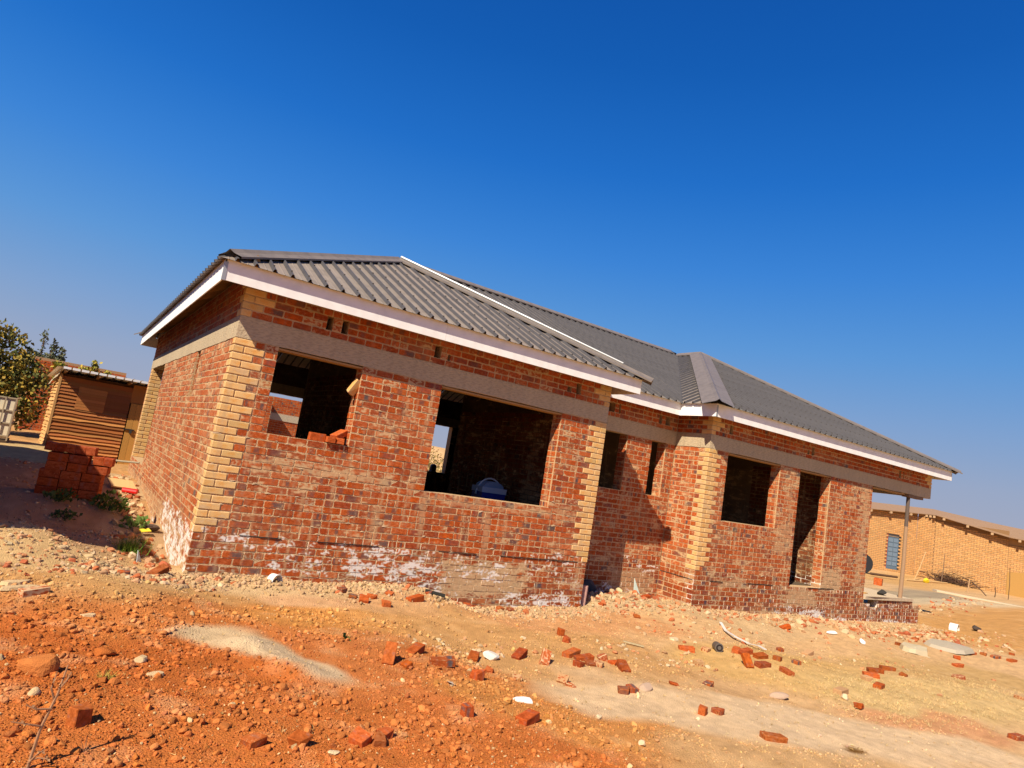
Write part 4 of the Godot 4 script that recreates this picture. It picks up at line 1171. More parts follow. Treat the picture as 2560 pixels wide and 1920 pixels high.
	o = put("pipe_piece", mb.done(), mats.plastic, self, Transform3D(Basis(Vector3.UP, 0.2).scaled(Vector3.ONE * 1.9), Vector3(17.4, ground_y(17.4, 0.42) + 0.02, 0.42)))
	tag(o, "curled white plastic bucket piece on the open ground beyond the low wall", "plastic waste")
	mb = MB.new()
	mb.tube([Vector3(0, -0.05, 0), Vector3(0.01, 0.30, 0)], [0.055, 0.055], Color(0.55, 0.33, 0.27), 12)
	o = put("pipe_stub", mb.done(), mats.plain, self, Transform3D(Basis(), Vector3(5.83, ground_y(5.83, -0.12), -0.12)))
	tag(o, "pinkish upright pipe stub at the wing's right corner", "pipe")
	# white strip
	mb = MB.new()
	var path := [Vector3(7.85, 0, 0.95), Vector3(7.6, 0, 1.25), Vector3(7.35, 0, 1.62), Vector3(7.3, 0, 1.9), Vector3(7.2, 0, 2.12), Vector3(7.12, 0, 2.28)]
	for i in path.size():
		path[i].y = ground_y(path[i].x, path[i].z) + (0.05 if i % 2 == 0 else 0.03)
	for i in path.size() - 1:
		mb.bar(path[i], path[i + 1], 0.045, 0.010, Color(0.62, 0.60, 0.56))
	o = put("plastic_strip", mb.done(), mats.plastic)
	tag(o, "long bent white plastic strip trailing down to the brick pile", "plastic waste")
	# paper scrap with a torn outline
	mb = MB.new()
	var outl := []
	for i in 9:
		var an := TAU * i / 9
		outl.append(Vector3(cos(an) * 0.085 * rng.randf_range(0.8, 1.1), rng.randf_range(-0.006, 0.012), sin(an) * 0.05 * rng.randf_range(0.75, 1.1)))
	for i in 9:
		mb.tri(Vector3(0, 0.018, 0), outl[i], outl[(i + 1) % 9], Vector3.UP, Color(0.80, 0.78, 0.74))
		mb.quad(outl[i], outl[(i + 1) % 9], outl[(i + 1) % 9] + Vector3.DOWN * 0.012, outl[i] + Vector3.DOWN * 0.012, outl[i], Color(0.7, 0.68, 0.64))
	var paper := mb.done()
	o = put("paper_scrap", paper, mats.plain, self, Transform3D(Basis(Vector3.UP, -0.4), Vector3(1.91, ground_y(1.91, 3.78) + 0.012, 3.78)))
	tag(o, "torn white foam or paper scrap on orange gravel behind the big brick", "paper")
	o = put("white_rag", paper, mats.plain, self, Transform3D(Basis.from_euler(Vector3(0.4, 0.5, 0.2)).scaled(Vector3.ONE * 1.2), Vector3(10.86, ground_y(10.86, 1.65) + 0.03, 1.65)))
	tag(o, "small white rag below the rubble under the doorway", "rag")
	o = put("white_rag", paper, mats.plain, self, Transform3D(Basis.from_euler(Vector3(0.2, -0.3, 0.1)).scaled(Vector3(1.7, 1.0, 1.0)), Vector3(10.64, ground_y(10.64, 1.2) + 0.03, 1.2)))
	tag(o, "long white rag on the rubble bank under the doorway", "rag")
	# tin
	mb = MB.new()
	mb.tube([Vector3(0, 0, 0), Vector3(0, 0, 0.11)], [0.055, 0.055], Color(0.45, 0.36, 0.30), 16)
	mb.tube([Vector3(0, 0, 0.108), Vector3(0, 0, 0.116)], [0.058, 0.058], Color(0.55, 0.48, 0.42), 16)
	mb.tube([Vector3(0, 0, 0.114), Vector3(0, 0, 0.119)], [0.045, 0.045], Color(0.12, 0.09, 0.08), 16)
	mb.tube([Vector3(0, 0, 0.117), Vector3(0, 0, 0.121)], [0.025, 0.025], Color(0.5, 0.45, 0.4), 12)
	o = put("tin_can", mb.done(), mats.galv, self, Transform3D(Basis(Vector3.UP, -0.5), Vector3(6.3, ground_y(6.3, 2.14) + 0.045, 2.10)))
	tag(o, "rusty round tin lying on its side between two bricks", "tin can")
	# glass shards
	for g in [[7.55, -0.68, 0.34, 0.1, "pale green triangular glass shard standing in the recess rubble", Color(0.60, 0.74, 0.64)], [-0.42, -0.36, 0.16, 0.9, "grey triangular glass shard leaning at the front left corner", Color(0.42, 0.50, 0.52)]]:
		mb = MB.new()
		var h: float = g[2]
		var tp := [Vector3(-h * 0.12, 0, 0), Vector3(h * 0.5, 0, 0), Vector3(-h * 0.05, h, 0)]
		mb.tri(tp[0], tp[1], tp[2], Vector3.BACK, g[5])
		var b2 := Vector3(0, 0, -0.006)
		mb.tri(tp[0] + b2, tp[1] + b2, tp[2] + b2, Vector3.FORWARD, g[5])
		for i in 3:
			mb.quad(tp[i], tp[(i + 1) % 3], tp[(i + 1) % 3] + b2, tp[i] + b2, (tp[i] + tp[(i + 1) % 3]) / 2 - Vector3(h * 0.1, h * 0.3, 0), g[5])
		o = put("glass_shard", mb.done(), mats.shard, self, Transform3D(Basis.from_euler(Vector3(-0.15, g[3], 0)), Vector3(g[0], ground_y(g[0], g[1]) - 0.03, g[1])))
		tag(o, g[4], "glass")
	# left trench litter
	mb = MB.new()
	mb.box(Vector3(-0.21, -0.012, -0.16), Vector3(0.21, 0.012, 0.16), Color(0.62, 0.42, 0.19))
	o = put("board_piece", mb.done(), mats.wood, self, Transform3D(Basis.from_euler(Vector3(0.35, 0.25, -0.06)), Vector3(-0.36, ground_y(-0.36, -5.55) + 0.08, -5.55)))
	tag(o, "flat yellow board lying on rubble between the stack and left wall", "board")
	mb = MB.new()
	mb.tube([Vector3(-0.12, 0, 0), Vector3(0.12, 0, 0)], [0.045, 0.045], Color(0.72, 0.01, 0.01), 10)
	o = put("red_canister", mb.done(), mats.plastic, self, Transform3D(Basis(Vector3.UP, -0.5), Vector3(-0.24, ground_y(-0.24, -5.2) + 0.07, -5.2)))
	tag(o, "bright red plastic bottle in the rubble by the left wall", "bottle")
	mb = MB.new()
	mb.box(Vector3(-0.06, 0, -0.04), Vector3(0.06, 0.012, 0.04), Color(0.75, 0.62, 0.05))
	o = put("yellow_wrapper", mb.done(), mats.plastic, self, Transform3D(Basis.from_euler(Vector3(0.3, 0.4, 0.1)), Vector3(-0.24, ground_y(-0.24, -1.94) + 0.06, -1.94)))
	tag(o, "small yellow wrapper beside the dark rock at the left wall", "wrapper")
	mb = MB.new()
	mb.box(Vector3(-0.13, 0, -0.05), Vector3(0.13, 0.02, 0.05), Color(0.03, 0.028, 0.026))
	o = put("black_scrap", mb.done(), mats.plain, self, Transform3D(Basis.from_euler(Vector3(0.1, -0.5, -0.12)), Vector3(2.87, ground_y(2.87, 0.45) + 0.02, 0.45)))
	tag(o, "black flat scrap at the wing wall foot", "scrap")
	# long rod across the trench
	mb = MB.new()
	mb.tube([Vector3(-0.62, 0.14, -7.6), Vector3(-0.3, 0.15, -7.5), Vector3(0.0, 0.17, -7.4)], [0.022, 0.02, 0.02], Color(0.38, 0.32, 0.22), 8)
	o = put("rail_pole", mb.done(), mats.wood)
	tag(o, "thin grey pole laid across from the rubble to the left doorway", "pole")
	mb = MB.new()
	mb.bar(Vector3(5.05, ground_y(5.05, 2.0) + 0.02, 2.0), Vector3(4.8, ground_y(4.8, 1.9) + 0.03, 1.9), 0.03, 0.012, Color(0.5, 0.42, 0.25))
	o = put("pale_stick", mb.done(), mats.wood)
	tag(o, "short pale stick left of the upright red half brick", "stick")

func scatter(called: String, meshes: Array, mat: Material, count: int, place: Callable, label: String, cat: String) -> void:
	# one MultiMesh for each shape, all children of one mass
	var root := Node3D.new()
	root.name = numbered(called)
	add_child(root, true)
	tag(root, label, cat, "", "stuff")
	var lists := []
	for m in meshes: lists.append([[], []])
	for i in count:
		var q: Array = place.call(i)
		if q.is_empty(): continue
		var k := rng.randi() % meshes.size()
		lists[k][0].append(q[0])
		lists[k][1].append(q[1])
	for k in meshes.size():
		var mm := MultiMesh.new()
		mm.transform_format = MultiMesh.TRANSFORM_3D
		mm.use_colors = true
		mm.mesh = meshes[k]
		mm.instance_count = lists[k][0].size()
		for i in lists[k][0].size():
			mm.set_instance_transform(i, lists[k][0][i])
			mm.set_instance_color(i, lists[k][1][i])
		var o := MultiMeshInstance3D.new()
		o.name = "lumps"
		o.multimesh = mm
		o.material_override = mat
		root.add_child(o, true)
		o.set_meta("kind", "stuff")

func turn() -> Basis:
	return Basis.from_euler(Vector3(rng.randf() * TAU, rng.randf() * TAU, rng.randf() * TAU))

func build_gravel() -> void:
	var lumps := []
	for i in 6:
		var mb := MB.new()
		stone(mb, Vector3(1, rng.randf_range(0.5, 0.8), rng.randf_range(0.6, 0.95)), Color.WHITE, 100 + i, Transform3D.IDENTITY, 0.3, 1)
		lumps.append(mb.done())
	# gravel: thick on the orange soil at the left and front, thinner over the rest
	scatter("gravel", lumps, mats.stone, 130000, func(i):
		var t := pow(rng.randf(), 1.7)
		var d := lerpf(2.4, 13.0, t)
		var an := rng.randf_range(-0.10, 1.22)
		var x := CAM.x + sin(an) * d
		var z := CAM.z - cos(an) * d
		if z < 0.12 and x > -0.1 and x < 5.75: return []
		if z < -0.75 and x >= 5.7: return []
		var c := soil(x, z)
		var orange := clampf((c.r - c.b * 4.0) / 0.2, 0, 1)
		var clump := noise.get_noise_2d(x * 130 + 70, z * 130) + 0.15
		if rng.randf() > 0.12 + orange * 0.6 + clump * 0.9: return []
		if c.b > 0.19 and rng.randf() < 0.85: return []
		var s := 0.0032 + 0.0075 * pow(rng.randf(), 2.2)
		if rng.randf() < 0.012 + 0.025 * orange: s = rng.randf_range(0.011, 0.026)
		s *= 1.0 + d * 0.035
		var k := rng.randf_range(0.72, 1.22)
		var col := Color(c.r * k, c.g * k * rng.randf_range(0.95, 1.12), c.b * k * rng.randf_range(0.95, 1.2))
		if rng.randf() < 0.035: col = Color(0.58, 0.40, 0.20) * k
		return [Transform3D(turn().scaled(Vector3.ONE * s), Vector3(x, ground_y(x, z) + s * 0.25, z)), col],
		"loose orange gravel and clods covering the bare soil", "gravel")
	scatter("clods", lumps, mats.stone, 8000, func(i):
		var x := rng.randf_range(-1.9, 2.2)
		var z := rng.randf_range(1.2, 5.4)
		var c := soil(x, z)
		if c.b > 0.12: return []
		var clump := noise.get_noise_2d(x * 120 + 70, z * 120) + noise.get_noise_2d(x * 40 + 170, z * 40)
		if rng.randf() > 0.30 + clump * 1.1 + clampf((z - 3.0) * 0.12 - x * 0.12, -0.2, 0.3): return []
		var s := 0.008 + 0.032 * pow(rng.randf(), 2.4)
		var k := rng.randf_range(0.8, 1.3)
		return [Transform3D(turn().scaled(Vector3(s, s * 0.75, s)), Vector3(x, ground_y(x, z) + s * 0.2, z)), Color(c.r * k, c.g * k * 1.08, c.b * k * 1.15)],
		"orange earth clods and stones on the left foreground", "clods")
	# rubble of broken brick and mortar along the foot of the walls
	var bits := []
	for i in 6:
		var mb := MB.new()
		solid_brick(mb, Vector3(1, 0.6, 0.75), 0.04, 0, Color.WHITE, 0.16, 0.3)
		bits.append(mb.done())
	var lines := [[5.9, -0.35, 8.3, -0.55, 0.32, 150, 0.10], [6.0, 0.0, 8.3, 0.3, 0.4, 120, 0.07], [1.6, 0.32, 5.5, 0.25, 0.22, 150, 0.06], [8.4, 0.35, 14.0, 0.6, 0.4, 260, 0.09], [9.5, 0.9, 15.5, 1.3, 0.45, 200, 0.09], [12.0, 0.7, 16.8, 0.9, 0.4, 150, 0.10], [-0.35, -0.2, -0.35, -8.0, 0.22, 230, 0.08], [-0.9, 0.4, 0.2, 0.35, 0.3, 170, 0.06], [-1.5, 0.9, -0.7, 0.5, 0.35, 90, 0.06], [4.3, 2.2, 5.6, 2.6, 0.4, 100, 0.05], [2.2, 2.4, 3.0, 2.2, 0.4, 60, 0.045], [1.5, 2.3, 2.2, 2.4, 0.35, 60, 0.045], [6.0, 1.5, 8.0, 1.2, 0.6, 110, 0.06], [13.0, 2.0, 19.0, 1.0, 0.7, 90, 0.09], [20, -1.5, 30, -4.0, 0.6, 130, 0.12], [8.5, 2.8, 12.0, 2.2, 0.7, 80, 0.05], [-2.0, -9, -1.2, -1.5, 0.7, 420, 0.045], [-1.7, 0.7, -0.6, -1.4, 0.6, 420, 0.035], [-1.6, -0.2, -0.4, 0.6, 0.4, 260, 0.05], [-0.4, -0.4, -0.25, -5.0, 0.2, 220, 0.09]]
	var order := []
	for l in lines:
		for k in int(l[5] * 0.9): order.append(l)
	scatter("rubble", bits + lumps, mats.stone, order.size(), func(i):
		var l: Array = order[i]
		var t := rng.randf()
		var x: float = lerpf(l[0], l[2], t) + rng.randfn(0, 0.6) * l[4]
		var z: float = lerpf(l[1], l[3], t) + rng.randfn(0, 0.6) * l[4]
		if x > 0.0 and x < 5.7 and z < 0.05: return []
		if x > 5.7 and x < 8.34 and z < -0.88: return []
		if x > 8.34 and x < 16.7 and z < -0.04: return []
		if x > -0.04 and z < 0.0 and x < 5: return []
		var s: float = l[6] * (0.2 + 0.8 * pow(rng.randf(), 1.8))
		var col: Color = [Color(0.42, 0.13, 0.05), Color(0.38, 0.11, 0.05), Color(0.50, 0.22, 0.10), Color(0.48, 0.27, 0.14), Color(0.52, 0.36, 0.20), Color(0.50, 0.33, 0.18), Color(0.56, 0.42, 0.25)][rng.randi() % 7 if l[6] > 0.052 else 2 + rng.randi() % 5]
		return [Transform3D(Basis.from_euler(Vector3(rng.randfn(0, 0.35), rng.randf() * TAU, rng.randfn(0, 0.35))).scaled(Vector3.ONE * s), Vector3(x, ground_y(x, z) + s * 0.15, z)), vary(col, 0.15)],
		"broken brick and mortar rubble heaped along the foot of the walls", "rubble")
	# crumbs of mortar hard against the walls
	scatter("mortar_crumbs", lumps, mats.stone, 16000, func(i):
		var x := rng.randf_range(-0.9, 16.8)
		var z := absf(rng.randfn(0, 0.35))
		if x < 5.7: z += 0.02
		elif x < 8.34: z += -0.85 + rng.randf() * 0.7
		else: z += -0.04
		if x > 5.7 and rng.randf() < 0.5: return []
		var s := 0.006 + 0.034 * pow(rng.randf(), 3.5)
		return [Transform3D(turn().scaled(Vector3.ONE * s), Vector3(x, ground_y(x, z) + s * 0.2, z)), vary(Color(0.47, 0.31, 0.165), 0.24)],
		"crumbs of dropped mortar against the house walls", "mortar crumbs")
	# dry grass
	var blade := MB.new()
	for k in 5:
		var an := k * 1.3
		var d := Vector3(cos(an), 0, sin(an)) * 0.5
		var s := Vector3(-sin(an), 0, cos(an)) * 0.03
		blade.tri(s, -s, d + Vector3.UP * 0.55, Vector3.UP, Color.WHITE)
	scatter("dry_grass", [blade.done()], mats.leaf, 2600, func(i):
		var x := rng.randf_range(6.0, 11.5)
		var z := lerpf(3.3, 4.5, rng.randf()) + (x - 6.0) * 0.02 + rng.randfn(0, 0.25)
		if noise.get_noise_2d(x * 110, z * 200) < -0.15: return []
		return [Transform3D(Basis.from_euler(Vector3(rng.randfn(0, 0.4), rng.randf() * TAU, rng.randfn(0, 0.4))).scaled(Vector3.ONE * rng.randf_range(0.03, 0.085)), Vector3(x, ground_y(x, z), z)), vary(Color(0.60, 0.44, 0.21), 0.25)],
		"flattened dry yellow grass on the right foreground", "grass")
	scatter("straw", [blade.done()], mats.leaf, 1500, func(i):
		var x := rng.randf_range(-1.6, 9.0)
		var z := rng.randf_range(0.8, 5.4)
		return [Transform3D(Basis.from_euler(Vector3(rng.randf() * TAU, rng.randf() * TAU, 0)).scaled(Vector3(0.05, 0.05, 0.05) * rng.randf_range(0.5, 1.3)), Vector3(x, ground_y(x, z) + 0.004, z)), vary(Color(0.50, 0.33, 0.13), 0.3)],
		"bits of straw strewn thinly over the soil", "straw")

# ---------------------------------------------------------------- plants
func weed(called: String, x: float, z: float, r: float, h: float, n: int, col: Color, size: float, label: String) -> void:
	var o := thing(called, label, "plant" if called == "weed" else "grass tuft", Vector3(x, ground_y(x, z), z))
	var mb := MB.new()
	for i in n:
		var an := rng.randf() * TAU
		var rr := r * sqrt(rng.randf())
		leaf(mb, Vector3(cos(an) * rr, h * rng.randf() * (1.1 - rr / r * 0.6), sin(an) * rr), size * rng.randf_range(0.6, 1.3), vary(col, 0.3), 0.8)
	put("leaves", mb.done(), mats.leaf, o)
	mb = MB.new()
	for i in 7:
		var an := rng.randf() * TAU
		mb.tube([Vector3.ZERO, Vector3(cos(an) * r * 0.7, h * 0.9, sin(an) * r * 0.7)], [0.005, 0.003], col * 0.8, 5)
	put("stem", mb.done(), mats.leaf, o)

func build_plants() -> void:
	weed("weed", -0.66, -2.55, 0.22, 0.26, 170, Color(0.10, 0.14, 0.03), 0.075, "largest green leafy weed, at the sunlit edge by the brick stack")
	weed("weed", -1.24, -2.45, 0.20, 0.16, 110, Color(0.07, 0.10, 0.025), 0.06, "dark green weed at the foot of the shaded brick stack")
	weed("weed", -1.15, -1.9, 0.17, 0.10, 80, Color(0.06, 0.09, 0.025), 0.05, "low dark weed in the shade in front of the brick stack")
	weed("weed", -0.36, -2.1, 0.16, 0.16, 90, Color(0.13, 0.19, 0.04), 0.065, "bright green weed among rubble beside the dark rock")
	var o := thing("grass_tuft", "green feathery grass tuft in the rubble near the front left corner", "grass tuft", Vector3(-0.5, ground_y(-0.5, -0.65), -0.65))
	var mb := MB.new()
	for i in 260:
		var an := rng.randf() * TAU
		var d := Vector3(cos(an) * rng.randf(), rng.randf_range(0.4, 1.0), sin(an) * rng.randf()) * 0.22
		var at := Vector3(rng.randfn(0, 0.07), 0, rng.randfn(0, 0.07))
		var s := Vector3(-sin(an), 0, cos(an)) * 0.004
		mb.tri(at + s, at - s, at + d, Vector3.UP, vary(Color(0.11, 0.18, 0.02), 0.3))
	put("blades", mb.done(), mats.leaf, o)
	o = thing("grass_tuft", "small yellow grass tuft in the orange gravel at left", "grass tuft", Vector3(-0.88, ground_y(-0.88, 3.38), 3.38))
	mb = MB.new()
	for i in 150:
		var an := rng.randf() * TAU
		var d := Vector3(cos(an), rng.randf_range(0.2, 0.8), sin(an)) * rng.randf_range(0.03, 0.075)
		var s := Vector3(-sin(an), 0, cos(an)) * 0.0016
		var at := Vector3(rng.randfn(0, 0.02), 0, rng.randfn(0, 0.015))
		mb.tri(at + s, at - s, at + d, Vector3.UP, vary(Color(0.50, 0.38, 0.08), 0.3))
	put("blades", mb.done(), mats.leaf, o)
	# the tall dry stalk
	var base := Vector3(-1.205, ground_y(-1.205, 4.36), 4.36)
	o = thing("dry_stalk", "tall dry branching weed stalk at the lower left corner", "dry plant", base)
	mb = MB.new()
	var tc := Color(0.36, 0.19, 0.10)
	mb.tube([Vector3(0, -0.02, 0), Vector3(0.015, 0.16, -0.01), Vector3(0.05, 0.30, -0.03), Vector3(0.065, 0.42, -0.05)], [0.008, 0.007, 0.006, 0.004], tc, 6)
	put("stem", mb.done(), mats.wood, o)
	for q in [[Vector3(0.045, 0.27, -0.03), Vector3(0.02, 0.33, -0.02), Vector3(0.028, 0.40, -0.03)], [Vector3(0.04, 0.24, -0.02), Vector3(-0.02, 0.25, 0), Vector3(-0.06, 0.27, 0)], [Vector3(0.02, 0.17, -0.01), Vector3(-0.03, 0.19, 0.01), Vector3(-0.10, 0.21, 0.02)], [Vector3(0.055, 0.33, -0.03), Vector3(0.075, 0.36, -0.04), Vector3(0.085, 0.39, -0.05)], [Vector3(0.0, 0.03, 0), Vector3(0.03, 0.05, 0.02), Vector3(0.07, 0.045, 0.03)], [Vector3(0.0, 0.02, 0), Vector3(0.02, 0.06, 0.02), Vector3(0.05, 0.075, 0.0)]]:
		mb = MB.new()
		mb.tube(q, [0.005, 0.0038, 0.0025], tc, 5)
		for k in 5:
			leaf(mb, q[1].lerp(q[2], rng.randf()), 0.018, Color(0.38, 0.20, 0.10))
		put("twig", mb.done(), mats.wood, o)
	o = thing("dry_stalk", "small dry forked weed right of the tall stalk's foot", "dry plant", Vector3(-0.99, ground_y(-0.99, 4.26), 4.26))
	mb = MB.new()
	for q in [Vector3(0.02, 0.05, 0), Vector3(-0.025, 0.06, 0.01), Vector3(0.0, 0.07, -0.02), Vector3(0.05, 0.035, 0.01)]:
		mb.tube([Vector3.ZERO, q * 0.5 + Vector3(0, 0.006, 0), q], [0.002, 0.0016, 0.001], tc, 5)
	put("twig", mb.done(), mats.wood, o)
	for q in [[1.0, 2.31, Color(0.06, 0.13, 0.03), "fallen green leaf on the orange slope right of the sand heap"], [1.45, 3.49, Color(0.40, 0.33, 0.26), "curled grey leaf on the orange ground before the middle rubble"]]:
		mb = MB.new()
		for k in 3: leaf(mb, Vector3(0.01 * k, 0.008, 0), 0.07, q[2], 0.1)
		var m := put("fallen_leaf", mb.done(), mats.leaf, self, Transform3D(Basis(), Vector3(q[0], ground_y(q[0], q[1]) + 0.005, q[1])))
		tag(m, q[3], "leaf")
	# the big bush behind the tank
	tree("leafy_bush", Vector3(-3.55, 0.0, -17.0), [[Vector3(-0.2, 1.6, 0), Vector3(1.35, 1.5, 1.2)], [Vector3(0.7, 1.0, 0.5), Vector3(1.0, 1.0, 0.9)], [Vector3(-0.5, 2.5, 0.1), Vector3(1.1, 0.75, 1.0)], [Vector3(0.75, 1.7, -0.1), Vector3(0.75, 0.6, 0.7)], [Vector3(0.2, 0.5, 0.9), Vector3(1.1, 0.5, 0.5)]], 12000, 0.13, [Color(0.075, 0.085, 0.02), Color(0.19, 0.15, 0.028), Color(0.40, 0.28, 0.045), Color(0.28, 0.20, 0.035)], "large dark green and yellow leafed bush at the left behind the tank", "bush")
	tree("leafy_tree", Vector3(-1.15, 0.0, -19.4), [[Vector3(0.18, 2.50, 0), Vector3(0.14, 0.16, 0.14)], [Vector3(0.0, 2.22, 0), Vector3(0.34, 0.18, 0.2)], [Vector3(0.55, 2.22, 0), Vector3(0.14, 0.13, 0.12)], [Vector3(0.62, 2.02, 0), Vector3(0.2, 0.16, 0.12)], [Vector3(-0.75, 2.28, 0), Vector3(0.25, 0.15, 0.2)], [Vector3(-0.5, 1.9, 0), Vector3(0.4, 0.35, 0.3)]], 1500, 0.14, [Color(0.22, 0.21, 0.03), Color(0.42, 0.32, 0.05)], "yellow green sprigs rising behind the shed's tin roof", "tree")
	tree("grey_tree", Vector3(-2.75, 0.0, -27.0), [[Vector3(-0.15, 3.3, 0), Vector3(0.18, 0.65, 0.18)], [Vector3(0.22, 3.15, 0), Vector3(0.14, 0.5, 0.15)], [Vector3(0.55, 2.95, 0), Vector3(0.2, 0.45, 0.15)], [Vector3(0.1, 2.6, 0), Vector3(0.7, 0.4, 0.4)], [Vector3(-0.5, 2.6, 0), Vector3(0.25, 0.4, 0.3)]], 1800, 0.13, [Color(0.10, 0.115, 0.06), Color(0.14, 0.15, 0.085)], "thin grey green treetop seen above the unfinished brick wall", "tree")
	for q in [[7.9, -14.5, 1.5], [9.3, -15.6, 1.7], [10.4, -15.0, 1.4], [11.2, -17.0, 1.8], [9.9, -19, 1.9], [12.5, -19.5, 1.9]]:
		tree("dry_bush", Vector3(q[0], ground_y(q[0], q[1], false), q[1]), [[Vector3(0, q[2] * 0.5, 0), Vector3(0.9, q[2] * 0.5, 0.8)]], 900, 0.10, [Color(0.34, 0.22, 0.08), Color(0.42, 0.30, 0.12), Color(0.16, 0.13, 0.04)], "dry brown bush seen through the house's back window", "bush", "dry bushes behind the house")

func tree(called: String, at: Vector3, lobes: Array, n: int, size: float, cols: Array, label: String, cat: String, group := "") -> void:
	var o := thing(called, label, cat, at, group)
	var mb := MB.new()
	var total := 0.0
	for l in lobes: total += l[1].x * l[1].y * l[1].z
	for l in lobes:
		var cnt := int(n * l[1].x * l[1].y * l[1].z / total)
		cnt = maxi(cnt, n / 9)
		for i in cnt:
			var d := Vector3(rng.randfn(0, 1), rng.randfn(0, 1), rng.randfn(0, 1)).normalized()
			var r := pow(rng.randf(), 0.42)
			var p: Vector3 = l[0] + d * l[1] * r * 1.05
			var lump := noise.get_noise_3d(p.x * 130, p.y * 130, p.z * 130)
			if lump < -0.12 and r > 0.45: continue
			if at.y + p.y < at.y + 0.1: continue
			var ci := 0
			var rr := rng.randf() + lump * 0.9
			if cols.size() > 2:
				ci = 0 if rr < 0.45 else (1 if rr < 0.75 else 2 + rng.randi() % (cols.size() - 2))
			else:
				ci = 0 if rr < 0.6 else 1
			leaf(mb, p, size * rng.randf_range(0.6, 1.25), vary(cols[ci], 0.25))
	put("crown", mb.done(), mats.leaf, o)
	mb = MB.new()
	var col := Color(0.16, 0.10, 0.06)
	for l in lobes:
		var e: Vector3 = l[0] + Vector3(0, l[1].y * 0.4, 0)
		mb.tube([Vector3(0, -0.2, 0), Vector3(l[0].x * 0.4, l[0].y * 0.45, l[0].z * 0.4), l[0], e], [0.06, 0.04, 0.02, 0.008], col, 6)
		for k in 6:
			var d := Vector3(rng.randfn(0, 1), rng.randfn(0, 1), rng.randfn(0, 1)).normalized()
			mb.tube([l[0], l[0] + d * l[1] * 0.8], [0.014, 0.005], col, 5)
	put("trunk", mb.done(), mats.wood, o)

